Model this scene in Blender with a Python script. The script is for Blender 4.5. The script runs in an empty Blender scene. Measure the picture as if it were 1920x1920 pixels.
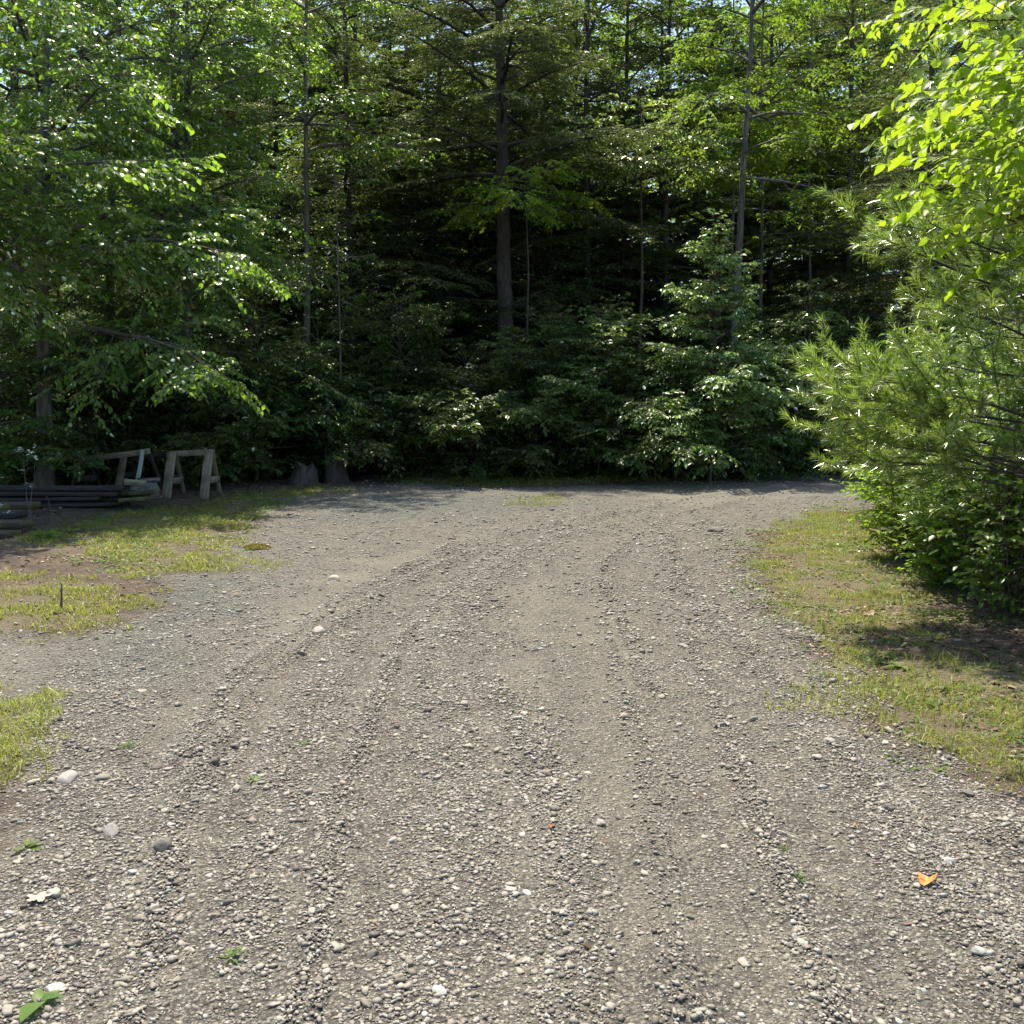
import bpy, math
import numpy as np
from math import radians as R
sc = bpy.context.scene
col = sc.collection
UP = np.array([0., 0., 1.])
CAMH, FPX = 1.6, 1805.0
TH = math.atan(210 / FPX)
SUN_EL, SUN_AZ = 67.0, -15.0

# ------------------------------------------------------------------ camera geometry helpers
def ray(px, py):
    a, b = (px - 960) / FPX, (960 - py) / FPX
    return np.array([a, math.cos(TH) + b * math.sin(TH), -math.sin(TH) + b * math.cos(TH)])
def at(px, py, Y):
    d = ray(px, py)
    return np.array([0, 0, CAMH]) + d * (Y / d[1])
def g(px, py):
    d = ray(px, py)
    return np.array([0, 0, CAMH]) + d * (CAMH / -d[2])
def gx(px, Y):                     # ground point under picture column px at depth Y
    return np.array([(px - 960) / FPX * Y * 1.0, Y, 0.])

# ------------------------------------------------------------------ numpy helpers
def nrm(a):
    return a / np.maximum(np.linalg.norm(a, axis=-1, keepdims=True), 1e-9)
def vnoise(x, y, s, seed=0):
    x = np.asarray(x) / s; y = np.asarray(y) / s
    xi = np.floor(x).astype(np.int64); yi = np.floor(y).astype(np.int64)
    fx = x - xi; fy = y - yi
    fx = fx * fx * (3 - 2 * fx); fy = fy * fy * (3 - 2 * fy)
    def h(a, b):
        n = (a * 374761393 + b * 668265263 + seed * 1442695041) & 0xffffffff
        n = ((n ^ (n >> 13)) * 1274126177) & 0xffffffff
        return ((n ^ (n >> 16)) & 0xffff) / 65535.0
    return (h(xi, yi) * (1 - fx) + h(xi + 1, yi) * fx) * (1 - fy) + (h(xi, yi + 1) * (1 - fx) + h(xi + 1, yi + 1) * fx) * fy
def polydist(x, y, poly, closed=True):      # distance to outline, positive inside when closed
    x = np.asarray(x); y = np.asarray(y)
    d = np.full(x.shape, 1e9); ins = np.zeros(x.shape, bool)
    n = len(poly)
    for i in range(n if closed else n - 1):
        ax, ay = poly[i][:2]; bx, by = poly[(i + 1) % n][:2]
        ex, ey = bx - ax, by - ay
        t = np.clip(((x - ax) * ex + (y - ay) * ey) / (ex * ex + ey * ey + 1e-12), 0, 1)
        d = np.minimum(d, np.hypot(x - ax - t * ex, y - ay - t * ey))
        if closed:
            c = ((ay > y) != (by > y)) & (x < (bx - ax) * (y - ay) / (by - ay + 1e-12) + ax)
            ins ^= c
    return np.where(ins, d, -d) if closed else d
def sstep(a, b, v):
    t = np.clip((v - a) / (b - a), 0, 1)
    return t * t * (3 - 2 * t)

def mk(name, parts, mat, parent=None, smooth=False, attrs=None, link=True):
    me = bpy.data.meshes.new(name)
    V = []; LI = []; LS = []; off = 0; lo = 0
    for v, f in parts:
        v = np.asarray(v, dtype=np.float32).reshape(-1, 3); f = np.asarray(f, dtype=np.int32)
        if len(v) == 0 or len(f) == 0: continue
        V.append(v); LI.append((f + off).ravel())
        LS.append(lo + np.arange(len(f), dtype=np.int32) * f.shape[1])
        off += len(v); lo += f.size
    V = np.concatenate(V); LI = np.concatenate(LI); LS = np.concatenate(LS)
    me.vertices.add(len(V)); me.vertices.foreach_set('co', V.ravel())
    me.loops.add(len(LI)); me.loops.foreach_set('vertex_index', LI.astype(np.int32))
    me.polygons.add(len(LS)); me.polygons.foreach_set('loop_start', LS.astype(np.int32))
    if smooth: me.polygons.foreach_set('use_smooth', np.ones(len(LS), bool))
    me.update(calc_edges=True)
    if attrs:
        for k, a in attrs.items():
            at_ = me.attributes.new(k, 'FLOAT', 'POINT'); at_.data.foreach_set('value', np.asarray(a, dtype=np.float32))
    me.materials.append(mat)
    o = bpy.data.objects.new(name, me); col.objects.link(o)
    if parent: o.parent = parent
    return o
def empty(name, loc, rz=0, s=1.0):
    o = bpy.data.objects.new(name, None); col.objects.link(o)
    o.location = tuple(loc); o.rotation_euler = (0, 0, rz); o.scale = (s, s, s); o.empty_display_size = .2
    return o
def tag(o, label, cat, group=None, kind=None):
    if label: o['label'] = label
    if cat: o['category'] = cat
    if group: o['group'] = group
    if kind: o['kind'] = kind
    return o
def copy_tree(o):
    c = o.copy(); col.objects.link(c)
    for ch in list(o.children):
        d = ch.copy(); col.objects.link(d); d.parent = c
    return c

# ------------------------------------------------------------------ materials
class NT:
    def __init__(s, name):
        s.m = bpy.data.materials.new(name); s.m.use_nodes = True
        s.t = s.m.node_tree; s.t.nodes.clear()
        s.out = s.n('ShaderNodeOutputMaterial')
    def n(s, t, **k):
        nd = s.t.nodes.new(t)
        for a, b in k.items():
            if a.startswith('i_'):
                key = a[2:].replace('_', ' ')
                nd.inputs[key].default_value = b
            else: setattr(nd, a, b)
        return nd
    def l(s, a, b): s.t.links.new(a, b)
    def ramp(s, fac, stops, interp='LINEAR'):
        r = s.n('ShaderNodeValToRGB'); r.color_ramp.interpolation = interp
        e = r.color_ramp.elements
        while len(e) < len(stops): e.new(.5)
        for i, (p, c) in enumerate(stops):
            e[i].position = p; e[i].color = (*c, 1)
        s.l(fac, r.inputs[0]); return r.outputs[0]
    def mix(s, f, a, b, mode='MIX'):
        m = s.n('ShaderNodeMix', data_type='RGBA', blend_type=mode)
        for idx, v in ((0, f), (6, a), (7, b)):
            if hasattr(v, 'links'): s.l(v, m.inputs[idx])
            else: m.inputs[idx].default_value = v if idx == 0 else (*v, 1)
        return m.outputs[2]
    def math(s, op, a, b=0.0):
        m = s.n('ShaderNodeMath', operation=op)
        for i, v in enumerate((a, b)):
            if hasattr(v, 'links'): s.l(v, m.inputs[i])
            else: m.inputs[i].default_value = v
        return m.outputs[0]
    def noise(s, scale, detail=3, vec=None, rough=.55):
        nd = s.n('ShaderNodeTexNoise'); nd.inputs['Scale'].default_value = scale
        nd.inputs['Detail'].default_value = detail; nd.inputs['Roughness'].default_value = rough
        if vec is not None: s.l(vec, nd.inputs['Vector'])
        return nd.outputs['Fac']

def leafmat(name, stops, trans, tmix=.45, rough=.4, gloss=.06, tstops=None, mottle=False):
    t = NT(name)
    rnd = t.n('ShaderNodeNewGeometry').outputs['Random Per Island']
    oi = t.n('ShaderNodeObjectInfo').outputs['Random']
    base = t.ramp(rnd, stops)
    hs = t.n('ShaderNodeHueSaturation'); t.l(base, hs.inputs['Color'])
    t.l(t.math('ADD', t.math('MULTIPLY', oi, .035), .483), hs.inputs['Hue'])
    t.l(t.math('ADD', t.math('MULTIPLY', oi, .35), .83), hs.inputs['Value'])
    tr = t.ramp(rnd, tstops) if tstops else t.mix(1.0, base, trans, 'MULTIPLY')
    if not tstops: tr = t.mix(t.math('MULTIPLY', rnd, .5), trans, tuple(c * .7 for c in trans))
    if mottle: tr = t.mix(.8, tr, t.ramp(t.noise(55, 4, t.n('ShaderNodeNewGeometry').outputs['Position'], .7), [(.35, (.55, .62, .5)), (.5, (.95, .97, .9)), (.7, (1.1, 1.05, 1.2))]), 'MULTIPLY')
    d = t.n('ShaderNodeBsdfDiffuse'); t.l(hs.outputs[0], d.inputs[0])
    l = t.n('ShaderNodeBsdfTranslucent'); t.l(tr, l.inputs[0])
    gl = t.n('ShaderNodeBsdfAnisotropic'); gl.inputs['Roughness'].default_value = rough
    gl.inputs[0].default_value = (1, 1, .86, 1)
    m1 = t.n('ShaderNodeMixShader'); m1.inputs[0].default_value = tmix
    t.l(d.outputs[0], m1.inputs[1]); t.l(l.outputs[0], m1.inputs[2])
    m2 = t.n('ShaderNodeMixShader')
    fr = t.n('ShaderNodeFresnel'); fr.inputs[0].default_value = 1.42
    t.l(t.math('MULTIPLY', fr.outputs[0], gloss * 7), m2.inputs[0])
    t.l(m1.outputs[0], m2.inputs[1]); t.l(gl.outputs[0], m2.inputs[2])
    t.l(m2.outputs[0], t.out.inputs[0])
    return t.m

G1 = [(0, (.045, .105, .018)), (.6, (.065, .145, .026)), (1, (.11, .18, .03))]
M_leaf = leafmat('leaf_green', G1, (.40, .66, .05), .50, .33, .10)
M_leafsunlit = leafmat('leaf_sunlit_tone', [(0, (.10, .20, .05)), (1, (.19, .30, .10))], (.46, .70, .10), .46, .34, .12)  # brighter copy of the green leaf, sunlight put into its colour
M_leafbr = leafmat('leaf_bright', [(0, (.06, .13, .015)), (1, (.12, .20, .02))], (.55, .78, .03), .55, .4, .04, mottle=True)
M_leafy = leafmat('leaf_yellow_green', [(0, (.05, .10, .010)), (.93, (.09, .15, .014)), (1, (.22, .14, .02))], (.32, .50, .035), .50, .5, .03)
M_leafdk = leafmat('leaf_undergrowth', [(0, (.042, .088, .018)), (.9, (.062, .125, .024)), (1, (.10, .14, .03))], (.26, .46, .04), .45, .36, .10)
M_hem = leafmat('hemlock_needles', [(0, (.036, .060, .018)), (.75, (.056, .085, .024)), (1, (.12, .10, .045))], (.20, .27, .05), .36, .5, .05)
M_pine = leafmat('pine_needles', [(0, (.075, .14, .03)), (.85, (.12, .20, .04)), (1, (.18, .18, .04))], (.42, .62, .07), .48, .36, .07)
M_fern = leafmat('fern_leaf', [(0, (.05, .12, .02)), (1, (.08, .16, .03))], (.3, .5, .04), .45, .45, .05)
M_grass = leafmat('grass_blade', [(0, (.08, .13, .02)), (.55, (.16, .19, .035)), (.8, (.25, .23, .07)), (1, (.40, .33, .16))], (.50, .56, .06), .38, .6, .012)
M_grassg = leafmat('weed_leaf', [(0, (.05, .11, .02)), (1, (.11, .17, .03))], (.30, .45, .05), .42, .45, .05)
M_litter = leafmat('leaf_litter', [(0, (.07, .045, .026)), (.5, (.17, .11, .065)), (.85, (.30, .21, .14)), (1, (.42, .33, .26))], (.22, .13, .06), .2, .6, .03)

def barkmat(name, c1, c2, scale=9):
    t = NT(name)
    tc = t.n('ShaderNodeTexCoord')
    mp = t.n('ShaderNodeMapping'); mp.inputs['Scale'].default_value = (1, 1, .18); t.l(tc.outputs['Object'], mp.inputs[0])
    n1 = t.noise(scale * 2.2, 6, mp.outputs[0], .65)
    n2 = t.noise(1.3, 3, tc.outputs['Object'])
    c = t.ramp(t.math('ADD', t.math('MULTIPLY', n1, .75), t.math('MULTIPLY', n2, .3)), [(.32, tuple(x * .45 for x in c1)), (.5, c1), (.68, c2)])
    p = t.n('ShaderNodeBsdfPrincipled'); p.inputs['Roughness'].default_value = .9
    b = t.n('ShaderNodeBump'); b.inputs['Strength'].default_value = .9; b.inputs['Distance'].default_value = .03
    t.l(n1, b.inputs['Height']); t.l(b.outputs[0], p.inputs['Normal'])
    t.l(c, p.inputs['Base Color']); t.l(p.outputs[0], t.out.inputs[0]); return t.m
M_bark = barkmat('bark_dark', (.055, .046, .038), (.12, .10, .08))
M_barkg = barkmat('bark_grey', (.10, .09, .075), (.22, .20, .17), 7)
M_twig = barkmat('bark_twig', (.07, .05, .035), (.14, .11, .08))

def woodmat(name, c1, c2, axis=0, tint=None):
    t = NT(name)
    tc = t.n('ShaderNodeTexCoord')
    mp = t.n('ShaderNodeMapping'); s = [22, 22, 22]; s[axis] = 1.2; mp.inputs['Scale'].default_value = s
    t.l(tc.outputs['Object'], mp.inputs[0])
    n1 = t.noise(2.2, 6, mp.outputs[0], .7); n2 = t.noise(4.5, 4, tc.outputs['Object'])
    c = t.ramp(n1, [(.3, tuple(x * .35 for x in c1)), (.46, c1), (.7, c2)])
    if tint: c = t.mix(t.ramp(n2, [(.5, (0, 0, 0)), (.62, (1, 1, 1))]), c, tint)
    p = t.n('ShaderNodeBsdfPrincipled'); p.inputs['Roughness'].default_value = .85
    b = t.n('ShaderNodeBump'); b.inputs['Strength'].default_value = .8; b.inputs['Distance'].default_value = .006
    t.l(n1, b.inputs['Height']); t.l(b.outputs[0], p.inputs['Normal'])
    t.l(c, p.inputs['Base Color']); t.l(p.outputs[0], t.out.inputs[0]); return t.m
M_wood = woodmat('weathered_wood', (.20, .17, .12), (.34, .30, .22), 0, (.12, .12, .07))
M_woodpale = woodmat('pale_painted_wood', (.30, .38, .34), (.46, .54, .50), 0, (.30, .30, .24))
M_wooddk = woodmat('rotting_dark_wood', (.022, .020, .020), (.06, .056, .054), 0, (.035, .038, .02))
M_woodmoss = woodmat('mossy_board_wood', (.05, .036, .025), (.12, .10, .055), 0, (.10, .12, .025))
M_woodgrey = woodmat('bleached_grey_wood', (.11, .105, .10), (.30, .29, .28), 0)

def rockmat(name, stops, bump=.5, sc_=18, island=True):
    t = NT(name)
    geo = t.n('ShaderNodeNewGeometry'); tc = t.n('ShaderNodeTexCoord')
    src = geo.outputs['Random Per Island'] if island else t.n('ShaderNodeObjectInfo').outputs['Random']
    c = t.ramp(src, stops)
    n = t.noise(sc_ * 6, 5, geo.outputs['Position'], .7)
    c = t.mix(.55, c, t.ramp(n, [(.3, (.45, .43, .40)), (.7, (1.25, 1.22, 1.18))]), 'MULTIPLY')
    p = t.n('ShaderNodeBsdfPrincipled'); p.inputs['Roughness'].default_value = .85
    b = t.n('ShaderNodeBump'); b.inputs['Strength'].default_value = bump; b.inputs['Distance'].default_value = .003
    t.l(n, b.inputs['Height']); t.l(b.outputs[0], p.inputs['Normal'])
    t.l(c, p.inputs['Base Color']); t.l(p.outputs[0], t.out.inputs[0]); return t.m
M_gravel = rockmat('gravel_stone', [(0, (.12, .105, .085)), (.2, (.21, .186, .148)), (.5, (.285, .255, .205)), (.8, (.35, .318, .255)), (.93, (.39, .362, .298)), (.96, (.28, .29, .255)), (.99, (.46, .44, .39)), (1, (.34, .25, .17))])
M_st_tan = rockmat('tan_stone', [(0, (.38, .34, .27)), (1, (.43, .38, .30))], .6, 12, False)
M_st_grey = rockmat('grey_stone', [(0, (.26, .24, .21)), (1, (.31, .29, .26))], .6, 12, False)
M_st_dark = rockmat('dark_stone', [(0, (.13, .115, .095)), (1, (.18, .16, .135))], .8, 12, False)
M_st_white = rockmat('white_stone', [(0, (.42, .41, .38)), (1, (.48, .47, .43))], .5, 12, False)

def groundmat(name, road):
    t = NT(name)
    geo = t.n('ShaderNodeNewGeometry'); P = geo.outputs['Position']
    def attr(a): n = t.n('ShaderNodeAttribute'); n.attribute_name = a; return n.outputs['Fac']
    nb = t.noise(.9, 4, P); nm = t.noise(7, 5, P, .65); nf = t.noise(140, 4, P, .75)
    vo = t.n('ShaderNodeTexVoronoi'); vo.inputs['Scale'].default_value = 75; t.l(P, vo.inputs['Vector'])
    vo2 = t.n('ShaderNodeTexVoronoi'); vo2.inputs['Scale'].default_value = 34; t.l(P, vo2.inputs['Vector'])
    vs = t.n('ShaderNodeTexVoronoi'); vs.inputs['Scale'].default_value = 190; t.l(P, vs.inputs['Vector'])
    sp = t.n('ShaderNodeSeparateColor'); t.l(vs.outputs['Color'], sp.inputs[0])
    speck = t.ramp(sp.outputs[1], [(0, (.55, .54, .52)), (.5, (.95, .95, .95)), (.85, (1.15, 1.14, 1.1)), (1, (1.7, 1.68, 1.6))])
    # gravel with fines
    cell = t.n('ShaderNodeSeparateColor'); t.l(vo.outputs['Color'], cell.inputs[0])
    grav = t.ramp(cell.outputs[0], [(0, (.12, .106, .080)), (.5, (.23, .205, .158)), (.85, (.32, .288, .225)), (1, (.40, .365, .29))])
    grav = t.mix(t.ramp(vo.outputs['Distance'], [(.35, (0, 0, 0)), (.62, (.75, .75, .75))]), grav, (.06, .05, .04))  # dark gaps between pebble cells: shade between stones painted into the colour
    fines = t.ramp(nf, [(.3, (.17, .153, .108)), (.5, (.30, .272, .198)), (.75, (.40, .365, .275))])
    tan = t.mix(t.ramp(nm, [(.45, (0, 0, 0)), (.7, (.6, .6, .6))]), fines, (.30, .262, .185))
    sand = attr('sand')
    base = t.mix(t.math('MAXIMUM', t.math('MULTIPLY', sand, .7), t.ramp(nm, [(.45, (0, 0, 0)), (.66, (.55, .55, .55))])), grav, t.mix(sand, fines, tan))
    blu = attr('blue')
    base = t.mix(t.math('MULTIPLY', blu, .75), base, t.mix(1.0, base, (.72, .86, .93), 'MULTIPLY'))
    # forest soil / moss / litter
    soil = t.ramp(nm, [(.3, (.045, .03, .018)), (.5, (.10, .068, .042)), (.7, (.19, .135, .085))])
    soil = t.mix(t.ramp(nf, [(.45, (0, 0, 0)), (.7, (.55, .55, .55))]), soil, (.26, .19, .12))
    turf = t.ramp(nf, [(.3, (.08, .058, .030)), (.5, (.19, .155, .075)), (.75, (.36, .28, .18))])
    soil = t.mix(t.math('MULTIPLY', attr('green'), t.ramp(nb, [(.3, (.45, .45, .45)), (.6, (1, 1, 1))])), soil, turf)
    c = t.mix(attr('road'), soil, base)
    c = t.mix(.85, c, speck, 'MULTIPLY')
    p = t.n('ShaderNodeBsdfPrincipled'); p.inputs['Roughness'].default_value = .92
    hgt = t.math('ADD', t.math('MULTIPLY', t.math('SUBTRACT', 1.0, vo.outputs['Distance']), .5), t.math('ADD', t.math('MULTIPLY', nf, .5), t.math('MULTIPLY', t.math('SUBTRACT', 1.0, vs.outputs['Distance']), .25)))
    hgt = t.math('ADD', hgt, t.math('MULTIPLY', t.math('SUBTRACT', 1.0, vo2.outputs['Distance']), t.math('SUBTRACT', .9, t.math('MULTIPLY', sand, .6))))
    b = t.n('ShaderNodeBump'); b.inputs['Strength'].default_value = 1.0; b.inputs['Distance'].default_value = .03
    t.l(hgt, b.inputs['Height']); t.l(b.outputs[0], p.inputs['Normal'])
    t.l(c, p.inputs['Base Color']); t.l(p.outputs[0], t.out.inputs[0]); return t.m
M_ground = groundmat('forest_floor', False)
M_road = groundmat('gravel_road_surface', True)

# ------------------------------------------------------------------ zones on the ground
W = lambda pts: [tuple(g(*p)[:2]) for p in pts]
ROAD = [(-9, -14)] + [(-4.2, .0), (-3.2, 2.0)] + W([(-260, 1920), (-40, 1650), (75, 1500), (95, 1335), (70, 1325), (-300, 1330), (-1500, 1400), (-1500, 1180), (-300, 1185), (120, 1190), (240, 1170), (330, 1105), (240, 1072),
    (410, 1065), (435, 1010), (468, 960), (500, 936), (620, 906), (780, 905), (900, 914), (1100, 911), (1300, 902), (1620, 884), (1950, 872)]) + [(40, 34), (40, 27)] + \
    W([(1950, 905), (1640, 950), (1520, 972), (1435, 1010), (1402, 1065), (1436, 1130), (1545, 1228), (1625, 1335), (1730, 1435), (1930, 1570), (2200, 1800)]) + [(2.6, 1.2), (5, -14)]
GR_R = W([(1435, 990), (1590, 945), (1700, 1060), (1760, 1150), (1700, 1230), (1930, 1250), (2200, 1300), (2200, 1650), (1930, 1520), (1735, 1415), (1625, 1320), (1545, 1215), (1425, 1115), (1405, 1060)])
GR_A = W([(60, 1015), (200, 975), (320, 955), (480, 930), (600, 915), (560, 930), (480, 960), (440, 1010), (415, 1060), (250, 1080), (200, 1060), (130, 1035)])
GR_B = W([(-100, 1080), (100, 1085), (290, 1120), (270, 1150), (200, 1200), (60, 1190), (-100, 1195)])
GR_C = W([(-120, 1310), (60, 1320), (72, 1345), (55, 1410), (-5, 1470), (-120, 1510)])
GR_D = W([(740, 893), (1000, 893), (1300, 885), (1620, 872), (1620, 884), (1300, 900), (1100, 911), (900, 915), (740, 908)])
SAND = [(W([(-300, 1200), (150, 1195), (120, 1260), (60, 1320), (-300, 1320)]), .25), (W([(1060, 1130), (1150, 1130), (1230, 1450), (1420, 1900), (1100, 1920), (1080, 1500)]), .35),
        (W([(290, 1330), (400, 1290), (330, 1420), (250, 1480), (220, 1440)]), .2), (W([(520, 1120), (660, 1050), (880, 1005), (740, 1070), (600, 1200), (470, 1380), (440, 1370)]), .3),
        (W([(1200, 930), (1600, 900), (1600, 925), (1250, 955)]), .4), (W([(960, 1100), (1040, 1080), (1040, 1300), (960, 1280)]), .2), (W([(-100,1560),(60,1560),(40,1640),(-100,1680)]), .1)]
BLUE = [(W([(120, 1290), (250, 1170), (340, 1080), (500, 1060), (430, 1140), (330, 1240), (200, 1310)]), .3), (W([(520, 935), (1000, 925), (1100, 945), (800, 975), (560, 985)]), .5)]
WIND = [(W([(1320, 985), (1345, 1010), (1400, 1110), (1540, 1260), (1690, 1400), (1900, 1570)]), .26, .035), (W([(1235, 1000), (1270, 1110), (1370, 1200), (1500, 1330), (1590, 1450), (1730, 1640), (1900, 1850)]), .2, .035),
        (W([(1150, 985), (1000, 1020), (880, 1110), (800, 1250), (830, 1450), (860, 1700), (750, 1960)]), .26, .022), (W([(1120, 1090), (1180, 1200), (1210, 1300)]), .11, .03),
        (W([(900, 1280), (960, 1370), (1040, 1520), (1080, 1720), (1040, 1900)]), .16, .028), (W([(360, 1430), (450, 1280), (640, 1130), (850, 1030), (1100, 975)]), .14, .03),
        (W([(560, 1930), (640, 1500), (760, 1200), (930, 1040), (1150, 962), (1500, 908)]), .10, .024),
        (W([(1270, 1930), (1210, 1500), (1140, 1200), (1130, 1060), (1260, 965), (1550, 915)]), .10, .024), (W([(1560, 1930), (1400, 1500), (1310, 1250), (1250, 1080)]), .09, .022),
        (W([(250, 1930), (330, 1560), (470, 1300), (720, 1110), (1000, 992), (1400, 920)]), .12, .024), (W([(180, 1270), (130, 1420), (180, 1600), (60, 1900)]), .35, .02), (W([(640, 1200), (560, 1400), (480, 1650), (520, 1900)]), .2, .015)]
def windrow(x, y):
    v = np.zeros(np.shape(x))
    for pl, w, h in WIND:
        d = polydist(x, y, pl, False)
        v = np.maximum(v, np.exp(-(d / (w * .8)) ** 2) * h * 1.8)
    return v * (.55 + .9 * vnoise(x, y, .35, 5))
ROADm = lambda x, y: polydist(x, y, ROAD) + (vnoise(x, y, .5, 3) - .5) * .45 + (vnoise(x, y, .13, 4) - .5) * .18
def height(x, y):
    x = np.asarray(x, float); y = np.asarray(y, float)
    h = (vnoise(x, y, 2.3, 1) - .5) * .05 + (vnoise(x, y, .6, 2) - .5) * .022 + (vnoise(x, y, .16, 7) - .5) * .019
    near = (np.abs(x) < 14) & (y > 1) & (y < 26)
    w = np.zeros_like(h)
    if near.any(): w[near] = windrow(x[near], y[near])
    rd = ROADm(x, y)
    off = sstep(.15, -.6, rd)
    far = sstep(60, 200, np.hypot(x, y))
    return h * (1 - far) + w + off * (.02 + .05 * vnoise(x, y, 1.1, 9)) + sstep(19, 40, y) * .12 * vnoise(x, y, 3.5, 11)
H1 = lambda x, y: float(height(np.array([x]), np.array([y]))[0])
def gz(px, py): p = g(px, py); p[2] = H1(p[0], p[1]); return p

def spaced(a, b, ds, far, f=1.22):
    c = list(np.arange(a, b, ds)); s = ds; lo = a; hi = c[-1]
    while hi < far: s *= f; hi += s; c.append(hi)
    s = ds
    while lo > -far: s *= f; lo -= s; c.insert(0, lo)
    return np.array(c)
xs = spaced(-9.5, 10.5, .055, 650); ys = spaced(1.2, 22.5, .06, 650)
X, Y = np.meshgrid(xs, ys); Z = height(X, Y)
x = X.ravel(); y = Y.ravel()
near = (np.abs(x) < 45) & (np.abs(y) < 45)
def zone(polys, feather=True):
    v = np.zeros(x.shape)
    for pl, w in polys:
        m = near
        d = polydist(x[m], y[m], pl) + (vnoise(x[m], y[m], .4, 21) - .5) * w * 2.2 + (vnoise(x[m], y[m], .12, 22) - .5) * w
        v[m] = np.maximum(v[m], sstep(-w * 1.2, w * 1.6, d))
    return v
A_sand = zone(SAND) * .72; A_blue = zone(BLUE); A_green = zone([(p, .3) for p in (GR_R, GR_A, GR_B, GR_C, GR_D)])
rd = np.full(x.shape, -5.0); rd[near] = ROADm(x[near], y[near])
A_road = sstep(-.12, .25, rd + (vnoise(x, y, .07, 31) - .5) * .3)
nx_, ny_ = len(xs), len(ys)
I = np.arange(nx_ * ny_).reshape(ny_, nx_)
F = np.stack([I[:-1, :-1], I[:-1, 1:], I[1:, 1:], I[1:, :-1]], -1).reshape(-1, 4)
V = np.stack([x, y, Z.ravel()], 1)
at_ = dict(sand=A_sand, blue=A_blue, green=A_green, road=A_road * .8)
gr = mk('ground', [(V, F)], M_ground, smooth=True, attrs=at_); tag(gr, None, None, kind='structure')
keep = (rd[F] > -.1).all(1)
used = np.unique(F[keep]); remap = np.full(len(V), -1); remap[used] = np.arange(len(used))
Vr = V[used].copy(); Vr[:, 2] += .005
ro = mk('gravel_road', [(Vr, remap[F[keep]])], M_road, smooth=True, attrs={k: v[used] for k, v in dict(sand=A_sand, blue=A_blue, green=A_green * .0, road=A_road).items()})
tag(ro, None, None, kind='structure')

# ------------------------------------------------------------------ stones
def ico(sub=0):
    p = (1 + 5 ** .5) / 2
    v = [(-1, p, 0), (1, p, 0), (-1, -p, 0), (1, -p, 0), (0, -1, p), (0, 1, p), (0, -1, -p), (0, 1, -p), (p, 0, -1), (p, 0, 1), (-p, 0, -1), (-p, 0, 1)]
    f = [(0, 11, 5), (0, 5, 1), (0, 1, 7), (0, 7, 10), (0, 10, 11), (1, 5, 9), (5, 11, 4), (11, 10, 2), (10, 7, 6), (7, 1, 8), (3, 9, 4), (3, 4, 2), (3, 2, 6), (3, 6, 8), (3, 8, 9), (4, 9, 5), (2, 4, 11), (6, 2, 10), (8, 6, 7), (9, 8, 1)]
    v = [np.array(a) / np.linalg.norm(a) for a in v]
    for _ in range(sub):
        c = {}; nf = []
        def mid(a, b):
            k = (min(a, b), max(a, b))
            if k not in c: m = v[a] + v[b]; v.append(m / np.linalg.norm(m)); c[k] = len(v) - 1
            return c[k]
        for a, b, d in f:
            ab, bd, da = mid(a, b), mid(b, d), mid(d, a)
            nf += [(a, ab, da), (b, bd, ab), (d, da, bd), (ab, bd, da)]
        f = nf
    return np.array(v), np.array(f)
ICO0, ICO1, ICO2, ICO3 = ico(0), ico(1), ico(2), ico(3)
def stones(px_, py_, r, rng, base=ICO0, flat=.55, sink=.2, jit=.32):
    n = len(r); v, f = base; m = len(v)
    sc3 = np.stack([r * rng.uniform(.8, 1.5, n), r * rng.uniform(.55, 1.05, n), r * flat * rng.uniform(.6, 1.25, n)], 1)
    U = v[None] * (1 + rng.normal(0, jit, (n, m, 1)))
    U = np.clip(U, -.92, .92) * sc3[:, None]
    a = rng.uniform(0, 6.283, n); t = rng.normal(0, .25, n)
    ct, st = np.cos(t)[:, None], np.sin(t)[:, None]
    Yt = U[..., 1] * ct - U[..., 2] * st; Zt = U[..., 1] * st + U[..., 2] * ct
    ca, sa = np.cos(a)[:, None], np.sin(a)[:, None]
    Xr = U[..., 0] * ca - Yt * sa; Yr = U[..., 0] * sa + Yt * ca
    z = height(px_, py_) + .005 + sc3[:, 2] * (1 - 2 * sink) * .9
    out = np.stack([Xr + px_[:, None], Yr + py_[:, None], Zt + z[:, None]], -1)
    F = (f[None] + (np.arange(n) * m)[:, None, None]).reshape(-1, 3)
    return out.reshape(-1, 3), F
rng = np.random.default_rng(7)
def sample(n, y0, y1, pw=1.0):            # points spread over the part of the ground the photo can see (with a margin)
    yy = (rng.uniform(y0 ** pw, y1 ** pw, n)) ** (1 / pw)
    xx = rng.uniform(-1, 1, n) * (yy * .62 + .7)
    return xx, yy
def accept(xx, yy, lo, hi=1.0, offroad=.06):
    d = ROADm(xx, yy)
    w = np.clip(windrow(xx, yy) / .03, 0, 1)
    patch = sstep(.42, .7, vnoise(xx, yy, .45, 41) * .6 + vnoise(xx, yy, .15, 42) * .4)
    dens = lo + (hi - lo) * np.clip(w * .9 + patch * .45, 0, 1)
    for pl, w_ in SAND: dens = dens * (1 - .6 * sstep(-.1, .15, polydist(xx, yy, pl)))
    dens = dens * sstep(-.25, .12, d) + offroad * hi * (d <= -.1) * sstep(-1.5, -.2, d)
    for gp in (GR_R, GR_A, GR_B, GR_C): dens = dens * (1 - .65 * sstep(-.05, .2, polydist(xx, yy, gp)))
    return rng.uniform(0, 1, len(xx)) < dens
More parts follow.
